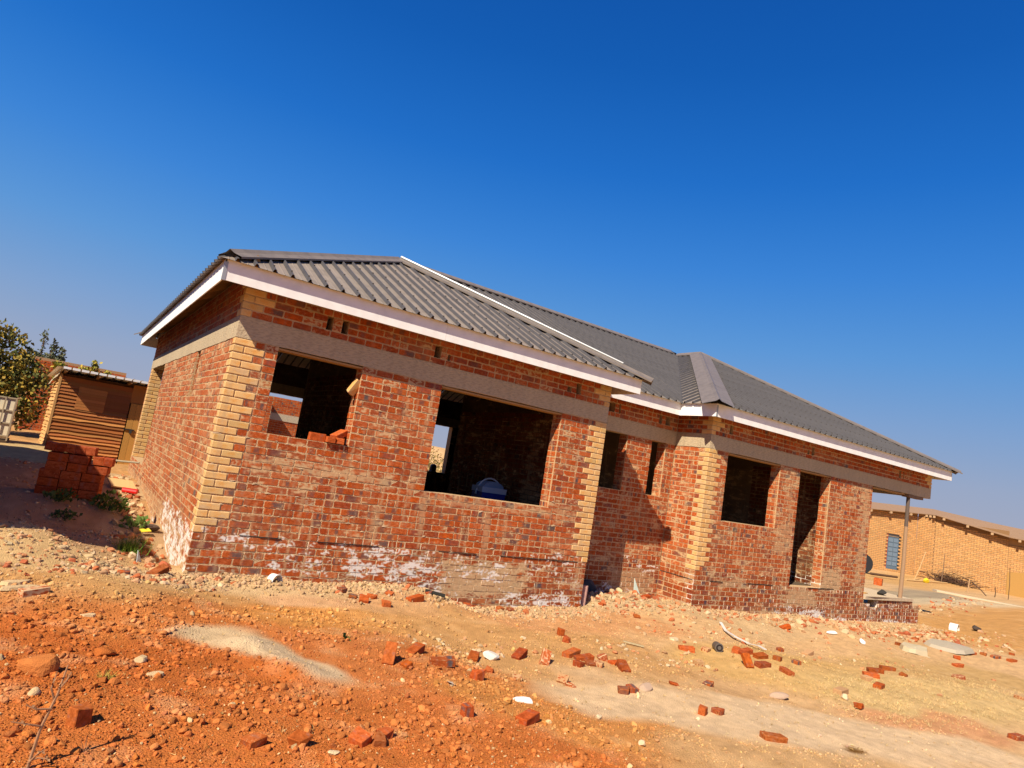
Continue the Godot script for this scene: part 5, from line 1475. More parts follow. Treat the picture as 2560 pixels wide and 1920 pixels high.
# ---------------------------------------------------------------- other buildings
func build_shed() -> void:
	var A := Vector3(-1.71, -0.10, -12.85)
	var f := Vector3(1.64, 0, -0.18).normalized()
	var back := Vector3(-f.z, 0, f.x)
	if back.z > 0: back = -back
	var o := thing("plank_shed", "small shed of lapped brown slab planks with white wavy tin roof", "shed", Vector3.ZERO)
	var rows := 23
	var pitch := 0.091
	var w := 1.66
	for r in rows:
		for side in 2:
			var mb := MB.new()
			var y0 := A.y - 0.22 * (1.0 if side == 0 else 0.3) + r * pitch + rng.randf_range(-0.012, 0.012)
			if y0 > 1.86: continue
			var col := vary(Color(0.36, 0.135, 0.045) if rng.randf() < 0.7 else Color(0.46, 0.20, 0.065), 0.28)
			if side == 1: col = vary(Color(0.54, 0.31, 0.12), 0.1)
			var n := 9
			var L := w if side == 0 else 1.5
			var org := A if side == 0 else A + back * 0.0 - f * 0.0
			var d := f if side == 0 else back
			var out := -back if side == 0 else -f
			var pts := []
			for i in n + 1:
				var s := L * i / n
				var lo := y0 + noise.get_noise_2d(s * 120 + r * 91, side * 333 + r * 57) * 0.032
				pts.append([org + d * s, lo])
			for i in n:
				var p: Vector3 = pts[i][0]
				var q: Vector3 = pts[i + 1][0]
				p.y = 0; q.y = 0
				var pl: float = pts[i][1]; var ql: float = pts[i + 1][1]
				var t := y0 + pitch + 0.02
				var ob := out * 0.045
				var ot := out * 0.004
				mb.quad(p + ob + Vector3.UP * pl, q + ob + Vector3.UP * ql, q + ot + Vector3.UP * t, p + ot + Vector3.UP * t, out, col, Vector2(float(i) / n, 1), Vector2(float(i + 1) / n, 1), Vector2(float(i + 1) / n, 0), Vector2(float(i) / n, 0))
				mb.quad(p + ob + Vector3.UP * pl, q + ob + Vector3.UP * ql, q - out * 0.01 + Vector3.UP * ql, p - out * 0.01 + Vector3.UP * pl, Vector3.DOWN, col * 0.9)
			put("plank", mb.done(), mats.wood, o)
	var mb2 := MB.new()
	# backing, back walls
	var up := Vector3.UP
	mb2.quad(A - back * -0.02 + up * -0.2, A + f * w + back * 0.02 + up * -0.3, A + f * w + back * 0.02 + up * 1.95, A + back * 0.02 + up * 1.95, -back, Color(0.10, 0.05, 0.02))
	mb2.quad(A + f * 0.01 + up * -0.2, A + f * 0.01 + back * 1.5 + up * -0.2, A + f * 0.01 + back * 1.5 + up * 1.8, A + f * 0.01 + up * 1.95, -f, Color(0.10, 0.05, 0.02))
	mb2.quad(A + back * 1.5 + up * -0.2, A + back * 1.5 + f * 2.5 + up * -0.2, A + back * 1.5 + f * 2.5 + up * 1.8, A + back * 1.5 + up * 1.8, back, Color(0.30, 0.15, 0.06))
	mb2.quad(A + f * 2.5 + up * -0.2, A + f * 2.5 + back * 1.5 + up * -0.2, A + f * 2.5 + back * 1.5 + up * 1.8, A + f * 2.5 + up * 1.9, f, Color(0.30, 0.15, 0.06))
	put("wall_lining", mb2.done(), mats.wood, o)
	mb2 = MB.new()
	mb2.bar(A - f * 0.03 - back * 0.02 + up * -0.25, A - f * 0.03 - back * 0.02 + up * 1.93, 0.05, 0.05, Color(0.52, 0.30, 0.12), back)
	put("corner_post", mb2.done(), mats.wood, o)
	# shutter: a panel of the same planks standing proud
	for r in 8:
		mb2 = MB.new()
		var y := 0.98 + r * 0.075
		var c := vary(Color(0.44, 0.18, 0.06), 0.15)
		mb2.box(Vector3(0, 0, 0), Vector3(0.66, 0.07, 0.012), c, Transform3D(Basis(f, up, -back), A + f * 0.42 - back * 0.036 + up * (y - A.y)))
		put("shutter_plank", mb2.done(), mats.wood, o)
	# door of upright boards with a bolt
	var door := Node3D.new()
	door.name = "door"
	o.add_child(door, true)
	for k in 5:
		mb2 = MB.new()
		mb2.box(Vector3(0, 0, 0), Vector3(0.145, 1.72, 0.025), vary(Color(0.50, 0.26, 0.07), 0.12), Transform3D(Basis(f, up, -back), A + f * (w + 0.03 + k * 0.15) - back * 0.02 + up * -0.25))
		put("plank", mb2.done(), mats.wood, door)
	mb2 = MB.new()
	mb2.bar(A + f * (w - 0.02) - back * 0.06 + up * 0.75, A + f * (w + 0.24) - back * 0.06 + up * 0.75, 0.03, 0.03, Color(0.03, 0.03, 0.03))
	mb2.box(Vector3(-0.03, -0.09, -0.02), Vector3(0.03, 0.0, 0.02), Color(0.04, 0.04, 0.04), Transform3D(Basis(), A + f * (w + 0.16) - back * 0.07 + up * 0.74))
	put("bolt", mb2.done(), mats.plain, door)
	# lintel strip over door
	mb2 = MB.new()
	mb2.box(Vector3.ZERO, Vector3(0.86, 0.5, 0.02), Color(0.40, 0.17, 0.05), Transform3D(Basis(f, up, -back), A + f * w - back * 0.012 + up * 1.48))
	put("board", mb2.done(), mats.wood, o)
	# wavy tin roof overhanging the front
	mb2 = MB.new()
	var nrib := 13
	var x0 := -0.20
	var step := 0.2
	var prof := [[0.0, 0.0], [0.10, 0.0], [0.13, 0.035], [0.17, 0.035]]
	var line := []
	for i in nrib:
		for q in prof:
			line.append([x0 + i * step + q[0], q[1]])
	for i in line.size() - 1:
		var a = A + f * line[i][0] + up * (2.09 + line[i][1])
		var b = A + f * line[i + 1][0] + up * (2.09 + line[i + 1][1])
		mb2.quad(a - back * 0.46, b - back * 0.46, b + back * 1.7 + up * -0.25, a + back * 1.7 + up * -0.25, Vector3.UP, Color(1, 1, 1))
	var lo := A + up * 2.05
	for i in nrib:
		var e0 := x0 + i * step + 0.135
		mb2.box(Vector3(e0, 0.005, 0.445), Vector3(e0 + 0.165, 0.062, 0.462), Color(1, 1, 1), Transform3D(Basis(f, up, -back), lo))
	put("roof_sheet", mb2.done(), mats.whitetin, o)
	mb2 = MB.new()
	for k in 4:
		var s := A + f * (0.02 + k * 0.75) + up * 2.03
		mb2.bar(s - back * 0.44, s + back * 1.6 + up * -0.22, 0.05, 0.07, Color(0.30, 0.16, 0.07))
	put("roof_pole", mb2.done(), mats.wood, o)
	# sacking draped at the left end of the roof
	mb2 = MB.new()
	for i in 6:
		var s0 := i / 6.0
		var s1 := (i + 1) / 6.0
		var pa := A - f * 0.05 + up * (2.06 - s0 * 0.30 - 0.02 * sin(s0 * 9)) + back * (-0.10 + s0 * 1.4) - f * 0.06 * s0
		var pb := A - f * 0.05 + up * (2.06 - s1 * 0.30 - 0.02 * sin(s1 * 9)) + back * (-0.10 + s1 * 1.4) - f * 0.06 * s1
		mb2.quad(pa, pb, pb - up * 0.14 - f * 0.05, pa - up * 0.14 - f * 0.04, -f, Color(0.40, 0.33, 0.22))
	put("sacking", mb2.done(), mats.plain, o)

func plain_house(called: String, label: String, segs: Array, tint: Color, cells: int, single: int) -> Node3D:
	var o := thing(called, label, "house")
	var bw := MB.new()
	var first: Node3D = null
	for s in segs:
		var f: Transform3D = s[0]
		var mb := MB.new()
		core(mb, f, 0, s[1], s[2], s[3], 0.2, s[4], s[5])
		var w := put("wall", mb.done(), mats.mortar, o)
		if first == null: first = w
		var r := 0
		var v: float = s[2]
		var ch: float = s[6]
		var bl: float = s[7]
		var shape := MB.new()
		wall_brick(shape, Transform3D.IDENTITY, -bl / 2 + 0.008, bl / 2 - 0.008, -ch / 2 + 0.008, ch / 2 - 0.008, 0.003, -0.02, cells, tint)
		var m := shape.done()
		while v + ch < s[3] + 0.001:
			var u := -bl / 2 if r % 2 else 0.0
			while u < s[1] - 0.02:
				var a := maxf(u, 0.0)
				var b := minf(u + bl, s[1])
				var ok := true
				for g in s[4]:
					if (a + b) / 2 > g[0] and (a + b) / 2 < g[1] and v + ch / 2 > g[2] and v + ch / 2 < g[3]: ok = false
				# a sloping wall top, given as the height lost along the wall
				if v + ch > s[3] - s[8] * (a / s[1]): ok = false
				if ok and b - a > 0.05:
					if single > 0 and absf(b - a - bl) < 0.001 and v > s[2] + 0.6:
						put("brick", m, mats.brick, w, Transform3D(f.basis, f * Vector3((a + b) / 2, v + ch / 2, 0)))
						single -= 1
					else:
						wall_brick(bw, f, a + 0.008, b - 0.008, v + 0.008, v + ch - 0.008, 0.003 + rng.randf_range(-0.002, 0.002), -0.02, cells + rng.randi() % 12, vary(tint, 0.13))
				u += bl
			v += ch
			r += 1
	tag(put("brickwork", bw.done(), mats.brick, o), "", "", "", "stuff")
	return o

func build_neighbours() -> void:
	# the tan brick house with a blue door, far right
	var P0 := Vector3(37.2, 0, -12.7)
	var P1 := Vector3(40.05, 0, -10.95)
	var d1 := (P1 - P0).normalized()
	var n1 := Vector3(-d1.z, 0, d1.x)
	if n1.dot(CAM - P0) < 0: n1 = -n1
	var Q0 := Vector3(40.1, 0, -10.0)
	var Q1 := Vector3(41.6, 0, -7.0)
	var Q2 := Vector3(43.2, 0, -3.4)
	var d2 := (Q1 - Q0).normalized()
	var n2 := Vector3(-d2.z, 0, d2.x)
	if n2.dot(CAM - Q0) < 0: n2 = -n2
	var d3 := (Q2 - Q1).normalized()
	var n3 := Vector3(-d3.z, 0, d3.x)
	if n3.dot(CAM - Q1) < 0: n3 = -n3
	var mc := Color(0.25, 0.145, 0.07)
	var tint := Color(0.72, 0.64, 0.62)
	var Rt := (Q0 - P1).normalized()
	var nr := Vector3(-Rt.z, 0, Rt.x)
	if nr.dot(CAM - P1) < 0: nr = -nr
	var f1 := frame(P0, d1, n1)
	var o := plain_house("tan_brick_house", "low tan brick house with a blue panelled door at the far right", [
		[f1, 3.34, -1.3, 2.42, [[1.62, 2.44, -0.80, 1.18]], mc, 0.10, 0.26, 0.0],
		[frame(P1, Rt, nr), P1.distance_to(Q0), -1.4, 2.42, [], mc, 0.10, 0.26, 0.0],
		[frame(Q0, d2, n2), Q0.distance_to(Q1), -1.5, 2.35, [], mc, 0.10, 0.26, 0.45],
		[frame(Q1, d3, n3), Q1.distance_to(Q2), -1.6, 1.62, [], Color(0.26, 0.15, 0.065), 0.10, 0.26, 0.2]], tint, 240, 120)
	# roof: thin sheets, eaves poles
	var mb := MB.new()
	var col := Color(0.34, 0.21, 0.115)
	var e := [P0 + n1 * 0.35 + Vector3.UP * 2.40, P1 + n1 * 0.35 + d1 * 0.2 + Vector3.UP * 2.62, Q0 + n2 * 0.35 + Vector3.UP * 2.62, Q1 + n2 * 0.5 + Vector3.UP * 2.02, Q2 + n3 * 0.8 + Vector3.UP * 1.82]
	var bk := [P0 - n1 * 4 + Vector3.UP * 2.9, P1 - n1 * 4.2 + Vector3.UP * 3.0, Q0 - n2 * 4 + Vector3.UP * 3.1, Q1 - n2 * 4 + Vector3.UP * 2.75, Q2 - n3 * 4 + Vector3.UP * 2.45]
	for i in 4:
		mb.quad(e[i], e[i + 1], bk[i + 1], bk[i], Vector3.UP, col)
		mb.quad(e[i], e[i + 1], e[i + 1] + Vector3.DOWN * 0.035, e[i] + Vector3.DOWN * 0.035, n2, col * 0.8)
	put("roof_sheet", mb.done(), mats.tin, o)
	for i in 4:
		for k in 3:
			mb = MB.new()
			var p: Vector3 = e[i].lerp(e[i + 1], 0.1 + k * 0.33)
			var nn: Vector3 = [n1, n2, n2, n3][i]
			mb.bar(p + nn * 0.02 + Vector3.DOWN * 0.11, p - nn * 0.6 + Vector3.DOWN * 0.05, 0.12, 0.12, Color(0.46, 0.31, 0.18))
			put("rafter_end", mb.done(), mats.wood, o)
	# upper wall filling behind the roof line
	mb = MB.new()
	for i in [0, 1, 2, 3]:
		var pa: Vector3 = [P0, P1, Q0, Q1][i]
		var pb: Vector3 = [P1, Q0, Q1, Q2][i]
		var nn: Vector3 = [n1, nr, n2, n3][i]
		mb.quad(Vector3(pa.x, 1.2, pa.z) - nn * 0.03, Vector3(pb.x, 1.2, pb.z) - nn * 0.03, Vector3(pb.x, e[i + 1].y - 0.02, pb.z) - nn * 0.03, Vector3(pa.x, e[i].y - 0.02, pa.z) - nn * 0.03, nn, Color(0.40, 0.24, 0.11))
	put("wall_head", mb.done(), mats.mortar, o)
	# the door
	var door := Node3D.new()
	door.name = "door"
	o.add_child(door, true)
	var df := Transform3D(f1.basis, f1 * Vector3(1.62, -0.80, -0.08))
	mb = MB.new()
	mb.box(Vector3(0.09, 0, -0.02), Vector3(0.80, 1.84, 0.0), Color(0.09, 0.13, 0.18), df)
	put("door_leaf", mb.done(), mats.paint, door)
	for r in 6:
		for k in 2:
			mb = MB.new()
			var x := 0.155 + k * 0.30
			var y := 0.2 + r * 0.265
			mb.box(Vector3(x, y, 0.0), Vector3(x + 0.26, y + 0.21, 0.016), Color(0.13, 0.185, 0.25), df)
			put("panel", mb.done(), mats.paint, door)
	mb = MB.new()
	mb.box(Vector3(0.0, 0, -0.05), Vector3(0.09, 1.98, 0.05), Color(0.27, 0.045, 0.025), df)
	mb.box(Vector3(0.09, 1.86, -0.05), Vector3(0.82, 1.98, 0.05), Color(0.05, 0.045, 0.05), df)
	put("door_frame", mb.done(), mats.paint, door)
	# mud plaster along the lower part of the long wall
	mb = MB.new()
	for i in 14:
		var a := i / 14.0
		var b := (i + 1) / 14.0
		var pa := Q1.lerp(Q2, a) + n3 * 0.012
		var pb := Q1.lerp(Q2, b) + n3 * 0.012
		mb.quad(pa + Vector3.UP * -1.6, pb + Vector3.UP * -1.6, pb + Vector3.UP * (0.15 + 0.12 * sin(b * 7)), pa + Vector3.UP * (0.15 + 0.12 * sin(a * 7)), n3, Color(0.42, 0.24, 0.075))
	put("mud_plaster", mb.done(), mats.mortar, o)
	# yard things in front of it
	var heap := MB.new()
	for i in 170:
		var c := Vector3(40.2 + rng.randfn(0, 0.35), -1.0 + absf(rng.randfn(0, 0.25)), -9.2 + rng.randfn(0, 0.55))
		var dir := Vector3(rng.randfn(0, 1), rng.randfn(0, 0.25), rng.randfn(0, 1)).normalized() * rng.randf_range(0.25, 0.6)
		heap.tube([c - dir, c + dir + Vector3(0, 0.05, 0)], [0.018, 0.008], vary(Color(0.12, 0.07, 0.045), 0.4), 4)
	tag(put("brushwood_heap", heap.done(), mats.wood), "dark heap of dry branches before the tan brick house", "branches", "", "stuff")
	var sticks := [[Vector3(36.2, -1.0, -9.15), Vector3(36.9, 0.55, -9.0), 0.025, Color(0.55, 0.36, 0.18), "leaning pale stick left of the branch heap"], [Vector3(38.6, -1.05, -8.9), Vector3(38.8, 0.55, -8.9), 0.022, Color(0.20, 0.13, 0.08), "thin dark upright stick in front of the branch heap"], [Vector3(35.6, -1.1, -6.5), Vector3(36.1, -0.35, -6.6), 0.03, Color(0.42, 0.26, 0.13), "short leaning stick right of the branch heap"], [Vector3(36.2, -0.5, -6.5), Vector3(36.6, -1.15, -5.9), 0.025, Color(0.10, 0.07, 0.05), "dark stick leaning against the mud plastered wall part"], [Vector3(37.3, -1.1, -5.95), Vector3(37.3, -0.55, -5.95), 0.025, Color(0.12, 0.08, 0.05), "short dark post before the mud plastered wall part"], [Vector3(37.6, -1.15, -5.5), Vector3(37.6, 0.5, -5.5), 0.02, Color(0.14, 0.09, 0.05), "tall thin dark pole near the right edge"], [Vector3(34.4, -0.95, -8.7), Vector3(38.6, -0.9, -8.6), 0.04, Color(0.58, 0.38, 0.17), "long pale pole lying level before the branch heap"]]
	for s in sticks:
		mb = MB.new()
		mb.tube([s[0], (s[0] + s[1]) / 2 + Vector3(0.02, 0.01, 0.02), s[1]], [s[2], s[2] * 0.95, s[2] * 0.8], s[3], 6)
		tag(put("stick", mb.done(), mats.wood), s[4], "stick")
	mb = MB.new()
	var k0 := Vector3(31.2, -1.05, -6.0)
	var k1 := Vector3(36.5, -1.25, -1.6)
	mb.bar(k0, k1, 0.35, 0.32, Color(0.60, 0.50, 0.34))
	tag(put("low_wall", mb.done(), mats.mortar), "low pale strip of old wall footing in the far yard", "wall")
	mb = MB.new()
	stone(mb, Vector3(0.2, 0.14, 0.15), Color(0.72, 0.58, 0.02), 77)
	tag(put("yellow_container", mb.done(), mats.plastic, self, Transform3D(Basis(), Vector3(36.1, -0.86, -8.5))), "small bright yellow plastic container by the branch heap", "container")
	mb = MB.new()
	solid_brick(mb, Vector3(0.4, 0.3, 0.3), 0.01, 3, Color(1.2, 1.6, 1.8), 0.01)
	tag(put("brick_block", mb.done(), mats.brick, self, Transform3D(Basis(Vector3.UP, 0.4), Vector3(26.4, ground_y(26.4, -6.0) + 0.12, -6.0))), "single red block standing on open ground beyond the verandah", "brick")
	mb = MB.new()
	mb.tube([Vector3(-0.16, 0, 0), Vector3(0.16, 0, 0)], [0.48, 0.48], Color(0.03, 0.03, 0.032), 20)
	tag(put("black_drum", mb.done(), mats.plain, self, Transform3D(Basis(Vector3.UP, 0.9), Vector3(32.6, ground_y(32.6, -10.0) + 0.46, -10.0))), "black round drum edge showing past the verandah wall", "drum")
	mb = MB.new()
	mb.tube([Vector3(31.6, -0.84, -9.0), Vector3(33.3, -0.84, -8.6)], [0.06, 0.05], Color(0.12, 0.07, 0.04), 8)
	tag(put("log", mb.done(), mats.wood), "dark thin log lying below the blue door", "log")

	# the unfinished house behind the shed
	var uz := -20.0
	var f2 := frame(Vector3(-2.72, 0, uz), Vector3.RIGHT, Vector3.BACK)
	var oc := Color(0.40, 0.24, 0.13)
	var u := plain_house("roofless_house", "roofless orange brick house shell standing behind the shed and house", [
		[f2, 2.77, -0.4, 2.47, [], oc, 0.09, 0.24, 0.0],
		[frame(Vector3(0.05, 0, uz), Vector3.RIGHT, Vector3.BACK), 2.8, -0.4, 1.2, [], oc, 0.09, 0.24, 0.0],
		[frame(Vector3(2.85, 0, uz), Vector3.RIGHT, Vector3.BACK), 6.5, -0.4, 2.66, [], oc, 0.09, 0.24, 0.0],
		[frame(Vector3(4.35, 0, -18.9), Vector3.RIGHT, Vector3.BACK), 0.75, -0.4, 2.60, [], oc, 0.09, 0.24, 0.0],
		[frame(Vector3(5.1, 0, -19.1), Vector3.FORWARD, Vector3.RIGHT), 0.9, -0.4, 2.6, [], oc, 0.09, 0.24, 0.0]], Color(1.1, 1.9, 2.0), 20, 0)
	mb = MB.new()
	mb.box(Vector3(5.1, 1.72, uz), Vector3(9.3, 2.0, uz + 0.03), Color(0.44, 0.38, 0.28))
	put("ring_beam", mb.done(), mats.concrete, u)
	mb = MB.new()
	mb.box(Vector3(4.05, -0.4, -19.2), Vector3(4.34, 2.2, -18.87), Color(0.46, 0.40, 0.29))
	put("pillar", mb.done(), mats.concrete, u)

	# neighbouring house left of the frame, whose shadow falls across the yard
	var nb := plain_house("side_house", "plain brown brick house left of the yard casting the long shadow", [
		[frame(Vector3(-3.55, 0, 0.85), Vector3.FORWARD, Vector3.RIGHT), 10.35, -0.7, 2.9, [[3.0, 4.2, 1.0, 2.1], [6.6, 7.5, -0.7, 2.0]], Color(0.40, 0.27, 0.15), 0.09, 0.24, 0.0],
		[frame(Vector3(-9.0, 0, 0.85), Vector3.RIGHT, Vector3.BACK), 5.45, -0.7, 2.9, [[2.0, 3.4, 1.0, 2.1]], Color(0.40, 0.27, 0.15), 0.09, 0.24, 0.0]], Color(0.75, 0.9, 0.95), 20, 0)
	mb = MB.new()
	mb.box(Vector3(-9.0, -0.8, -9.5), Vector3(-3.75, 2.88, 0.65), Color(0.20, 0.10, 0.06))
	put("inner_wall", mb.done(), mats.mortar, nb)
	mb = MB.new()
	mb.box(Vector3(-9.2, 2.9, -9.7), Vector3(-3.35, 3.0, 1.05), Color(0.3, 0.28, 0.25))
	put("roof", mb.done(), mats.tin, nb)

func build_tank() -> void:
	var o := thing("caged_tank", "cream caged plastic water tank cut by the left edge", "tank", Vector3(-2.98, -0.1, -12.2))
	var mb := MB.new()
	mb.box(Vector3(-0.5, 0.14, -0.5), Vector3(0.5, 1.1, 0.5), Color(0.74, 0.64, 0.46))
	put("tank_body", mb.done(), mats.plastic, o)
	mb = MB.new()
	mb.box(Vector3(-0.52, 0.0, -0.52), Vector3(0.52, 0.12, 0.52), Color(0.10, 0.07, 0.05))  # pallet coloured near black, shadow under the tank put into its colour
	put("pallet", mb.done(), mats.wood, o)
	for i in 4:
		mb = MB.new()
		var y := 0.2 + i * 0.3
		mb.box(Vector3(-0.53, y, 0.505), Vector3(0.53, y + 0.03, 0.53), Color(0.40, 0.32, 0.22))
		mb.box(Vector3(0.505, y, -0.53), Vector3(0.53, y + 0.03, 0.504), Color(0.40, 0.32, 0.22))
		put("cage_bar", mb.done(), mats.plain, o)
	for i in 6:
		mb = MB.new()
		var x := -0.52 + i * 0.205
		mb.box(Vector3(x, 0.1, 0.532), Vector3(x + 0.03, 1.13, 0.55), Color(0.36, 0.28, 0.19))
		put("cage_bar", mb.done(), mats.plain, o)

func build_details() -> void:
	# verandah post
	var o := thing("verandah_post", "thin round wooden prop holding up the right end of the concrete beam", "post", Vector3(15.83, -0.27, -0.14))
	var mb := MB.new()
	mb.tube([Vector3(-0.01, 0, 0), Vector3(0.0, 0.8, 0.01), Vector3(0.005, 1.7, 0)], [0.046, 0.044, 0.042], Color(0.36, 0.23, 0.14), 12)
	mb.tube([Vector3(0.005, 1.7, 0), Vector3(0.0, 2.41, 0)], [0.043, 0.042], Color(0.13, 0.10, 0.085), 12)  # pole colour pale where lit below, dark where shaded above, painted in
	put("pole", mb.done(), mats.wood, o)
	mb = MB.new()
	mb.box(Vector3(-0.12, 2.41, -0.10), Vector3(0.62, 2.475, 0.06), Color(0.24, 0.16, 0.10))
	put("head_plate", mb.done(), mats.wood, o)
	mb = MB.new()
	mb.box(Vector3(-0.12, 0, -0.06), Vector3(0.12, 0.015, 0.06), Color(0.55, 0.30, 0.09))
	tag(put("board_scrap", mb.done(), mats.wood, self, Transform3D(Basis(Vector3.UP, 0.2), Vector3(14.75, -0.268, -0.45))), "small orange board scrap on the verandah slab", "board")
	mb = MB.new()
	stone(mb, Vector3(0.14, 0.09, 0.1), Color(0.05, 0.045, 0.04), 31)
	tag(put("dark_stone", mb.done(), mats.stone, self, Transform3D(Basis(), Vector3(15.35, -0.22, -0.35))), "black stone on the verandah slab", "stone")
	# cool box seen in the large window
	o = thing("cool_box", "blue cool box with pale lid and carrying handle inside the large window", "cool box", Vector3(4.66, 0.42, -1.5))
	mb = MB.new()
	mb.box(Vector3(-0.23, 0, -0.16), Vector3(0.23, 0.38, 0.16), Color(0.01, 0.03, 0.22))
	put("box_body", mb.done(), mats.plastic, o)
	mb = MB.new()
	mb.box(Vector3(-0.24, 0.382, -0.17), Vector3(0.24, 0.47, 0.17), Color(0.42, 0.47, 0.58))
	for i in 8:
		var a0 := PI * i / 8
		var a1 := PI * (i + 1) / 8
		for zz in [0.13]:
			mb.quad(Vector3(cos(a0) * 0.2, 0.47 + sin(a0) * 0.10, zz), Vector3(cos(a1) * 0.2, 0.47 + sin(a1) * 0.10, zz), Vector3(cos(a1) * 0.2, 0.47 + sin(a1) * 0.10, -zz), Vector3(cos(a0) * 0.2, 0.47 + sin(a0) * 0.10, -zz), Vector3(cos(a0), sin(a0), 0), Color(0.36, 0.45, 0.62))
			mb.tri(Vector3(0, 0.47, zz), Vector3(cos(a0) * 0.2, 0.47 + sin(a0) * 0.10, zz), Vector3(cos(a1) * 0.2, 0.47 + sin(a1) * 0.10, zz), Vector3.BACK, Color(0.20, 0.28, 0.42))
	put("lid", mb.done(), mats.plastic, o)
	mb = MB.new()
	var pts := []
	var rad := []
	for i in 13:
		var a := PI * i / 12
		pts.append(Vector3(-cos(a) * 0.255, 0.33 + sin(a) * 0.285, 0.0))
		rad.append(0.014)
	mb.tube(pts, rad, Color(0.55, 0.55, 0.58), 8)
	put("handle", mb.done(), mats.plastic, o)
	o = thing("block_pile", "low pile of blocks under the blue cool box", "blocks", Vector3(4.66, -0.12, -1.5))
	for k in 6:
		mb = MB.new()
		solid_brick(mb, Vector3(0.27, 0.175, 0.36), 0.006, 225, Color(0.9, 0.9, 0.9), 0.003)
		put("block", mb.done(), mats.brick, o, Transform3D(Basis(), Vector3(-0.14 + (k % 2) * 0.28, 0.09 + (k / 2) * 0.178, 0)))
	mb = MB.new()
	mb.tube([Vector3(0, 0, 0), Vector3(0, 0.14, 0), Vector3(0, 0.2, 0), Vector3(0, 0.225, 0)], [0.10, 0.10, 0.075, 0.03], Color(0.02, 0.02, 0.025), 16)
	mb.tube([Vector3(0, 0.0, 0), Vector3(0, 0.02, 0)], [0.112, 0.112], Color(0.3, 0.3, 0.32), 16)
	tag(put("black_bucket", mb.done(), mats.plastic, self, Transform3D(Basis(), Vector3(7.75, 0.832, -9.6))), "upturned black bucket on the sill of the house's back window", "bucket")

# ---------------------------------------------------------------- setting
func build_ground() -> void:
	var xs := []
	var zs := []
	var x := -1.9
	while x < 7.0: xs.append(x); x += 0.045
	while x < 12.0: xs.append(x); x += 0.075
	while x < 20.0: xs.append(x); x += 0.13
	var g := 0.2
	while x < 900.0: xs.append(x); x += g; g *= 1.14
	x = -1.9 - 0.06
	g = 0.09
	while x > -900.0: xs.append(x); x -= g; g *= 1.16
	var z := 5.9
	while z > 0.4: zs.append(z); z -= 0.04
	while z > -1.3: zs.append(z); z -= 0.06
	while z > -13.0: zs.append(z); z -= 0.13
	g = 0.2
	while z > -900.0: zs.append(z); z -= g; g *= 1.16
	z = 5.95
	g = 0.1
	while z < 500.0: zs.append(z); z += g; g *= 1.25
	xs.sort(); zs.sort()
	var nx := xs.size()
	var nz := zs.size()
	var v := PackedVector3Array()
	var c := PackedColorArray()
	v.resize(nx * nz); c.resize(nx * nz)
	for j in nz:
		for i in nx:
			var k := j * nx + i
			v[k] = Vector3(xs[i], land_y(xs[i], zs[j]), zs[j])
			c[k] = soil_colour(xs[i], zs[j])
	grid_x = PackedFloat32Array(xs)
	grid_z = PackedFloat32Array(zs)
	grid_v = v
	grid_c = c
	var n := PackedVector3Array()
	n.resize(nx * nz)
	for j in nz:
		for i in nx:
			var a: Vector3 = v[j * nx + maxi(i - 1, 0)]
			var b: Vector3 = v[j * nx + mini(i + 1, nx - 1)]
			var d: Vector3 = v[maxi(j - 1, 0) * nx + i]
			var e: Vector3 = v[mini(j + 1, nz - 1) * nx + i]
			n[j * nx + i] = (e - d).cross(b - a).normalized()
	var idx := PackedInt32Array()
	for j in nz - 1:
		for i in nx - 1:
			var k := j * nx + i
			idx.append_array([k, k + 1, k + nx, k + 1, k + nx + 1, k + nx])
	var arr := []
	arr.resize(Mesh.ARRAY_MAX)
	arr[Mesh.ARRAY_VERTEX] = v
	arr[Mesh.ARRAY_NORMAL] = n
	arr[Mesh.ARRAY_COLOR] = c
	arr[Mesh.ARRAY_INDEX] = idx
	var m := ArrayMesh.new()
	m.add_surface_from_arrays(Mesh.PRIMITIVE_TRIANGLES, arr)
	tag(put("ground", m, mats.soil), "bare orange and tan soil around the building plot", "ground", "", "structure")

func sky_panorama() -> ImageTexture:
	# sRGB colours of clear air by elevation
	var stops := [[-90.0, Color(0.45, 0.36, 0.28)], [-2.0, Color(0.52, 0.44, 0.36)], [0.0, Color(0.655, 0.670, 0.745)], [4.0, Color(0.600, 0.660, 0.775)], [8.0, Color(0.500, 0.635, 0.815)], [13.0, Color(0.365, 0.595, 0.845)], [19.0, Color(0.240, 0.520, 0.840)], [26.0, Color(0.135, 0.435, 0.785)], [34.0, Color(0.085, 0.365, 0.705)], [44.0, Color(0.060, 0.310, 0.640)], [60.0, Color(0.025, 0.260, 0.580)], [90.0, Color(0.02, 0.22, 0.52)]]
	var h := 512
	var w := 16
	var im := Image.create(w, h, false, Image.FORMAT_RGBF)
	for y in h:
		var el := 90.0 - 180.0 * (y + 0.5) / h
		var c := Color.BLACK
		for i in stops.size() - 1:
			if el >= stops[i][0] and el <= stops[i + 1][0]:
				c = stops[i][1].lerp(stops[i + 1][1], (el - stops[i][0]) / (stops[i + 1][0] - stops[i][0]))
		c = c.srgb_to_linear()
		for x in w:
			im.set_pixel(x, y, c)
	return ImageTexture.create_from_image(im)

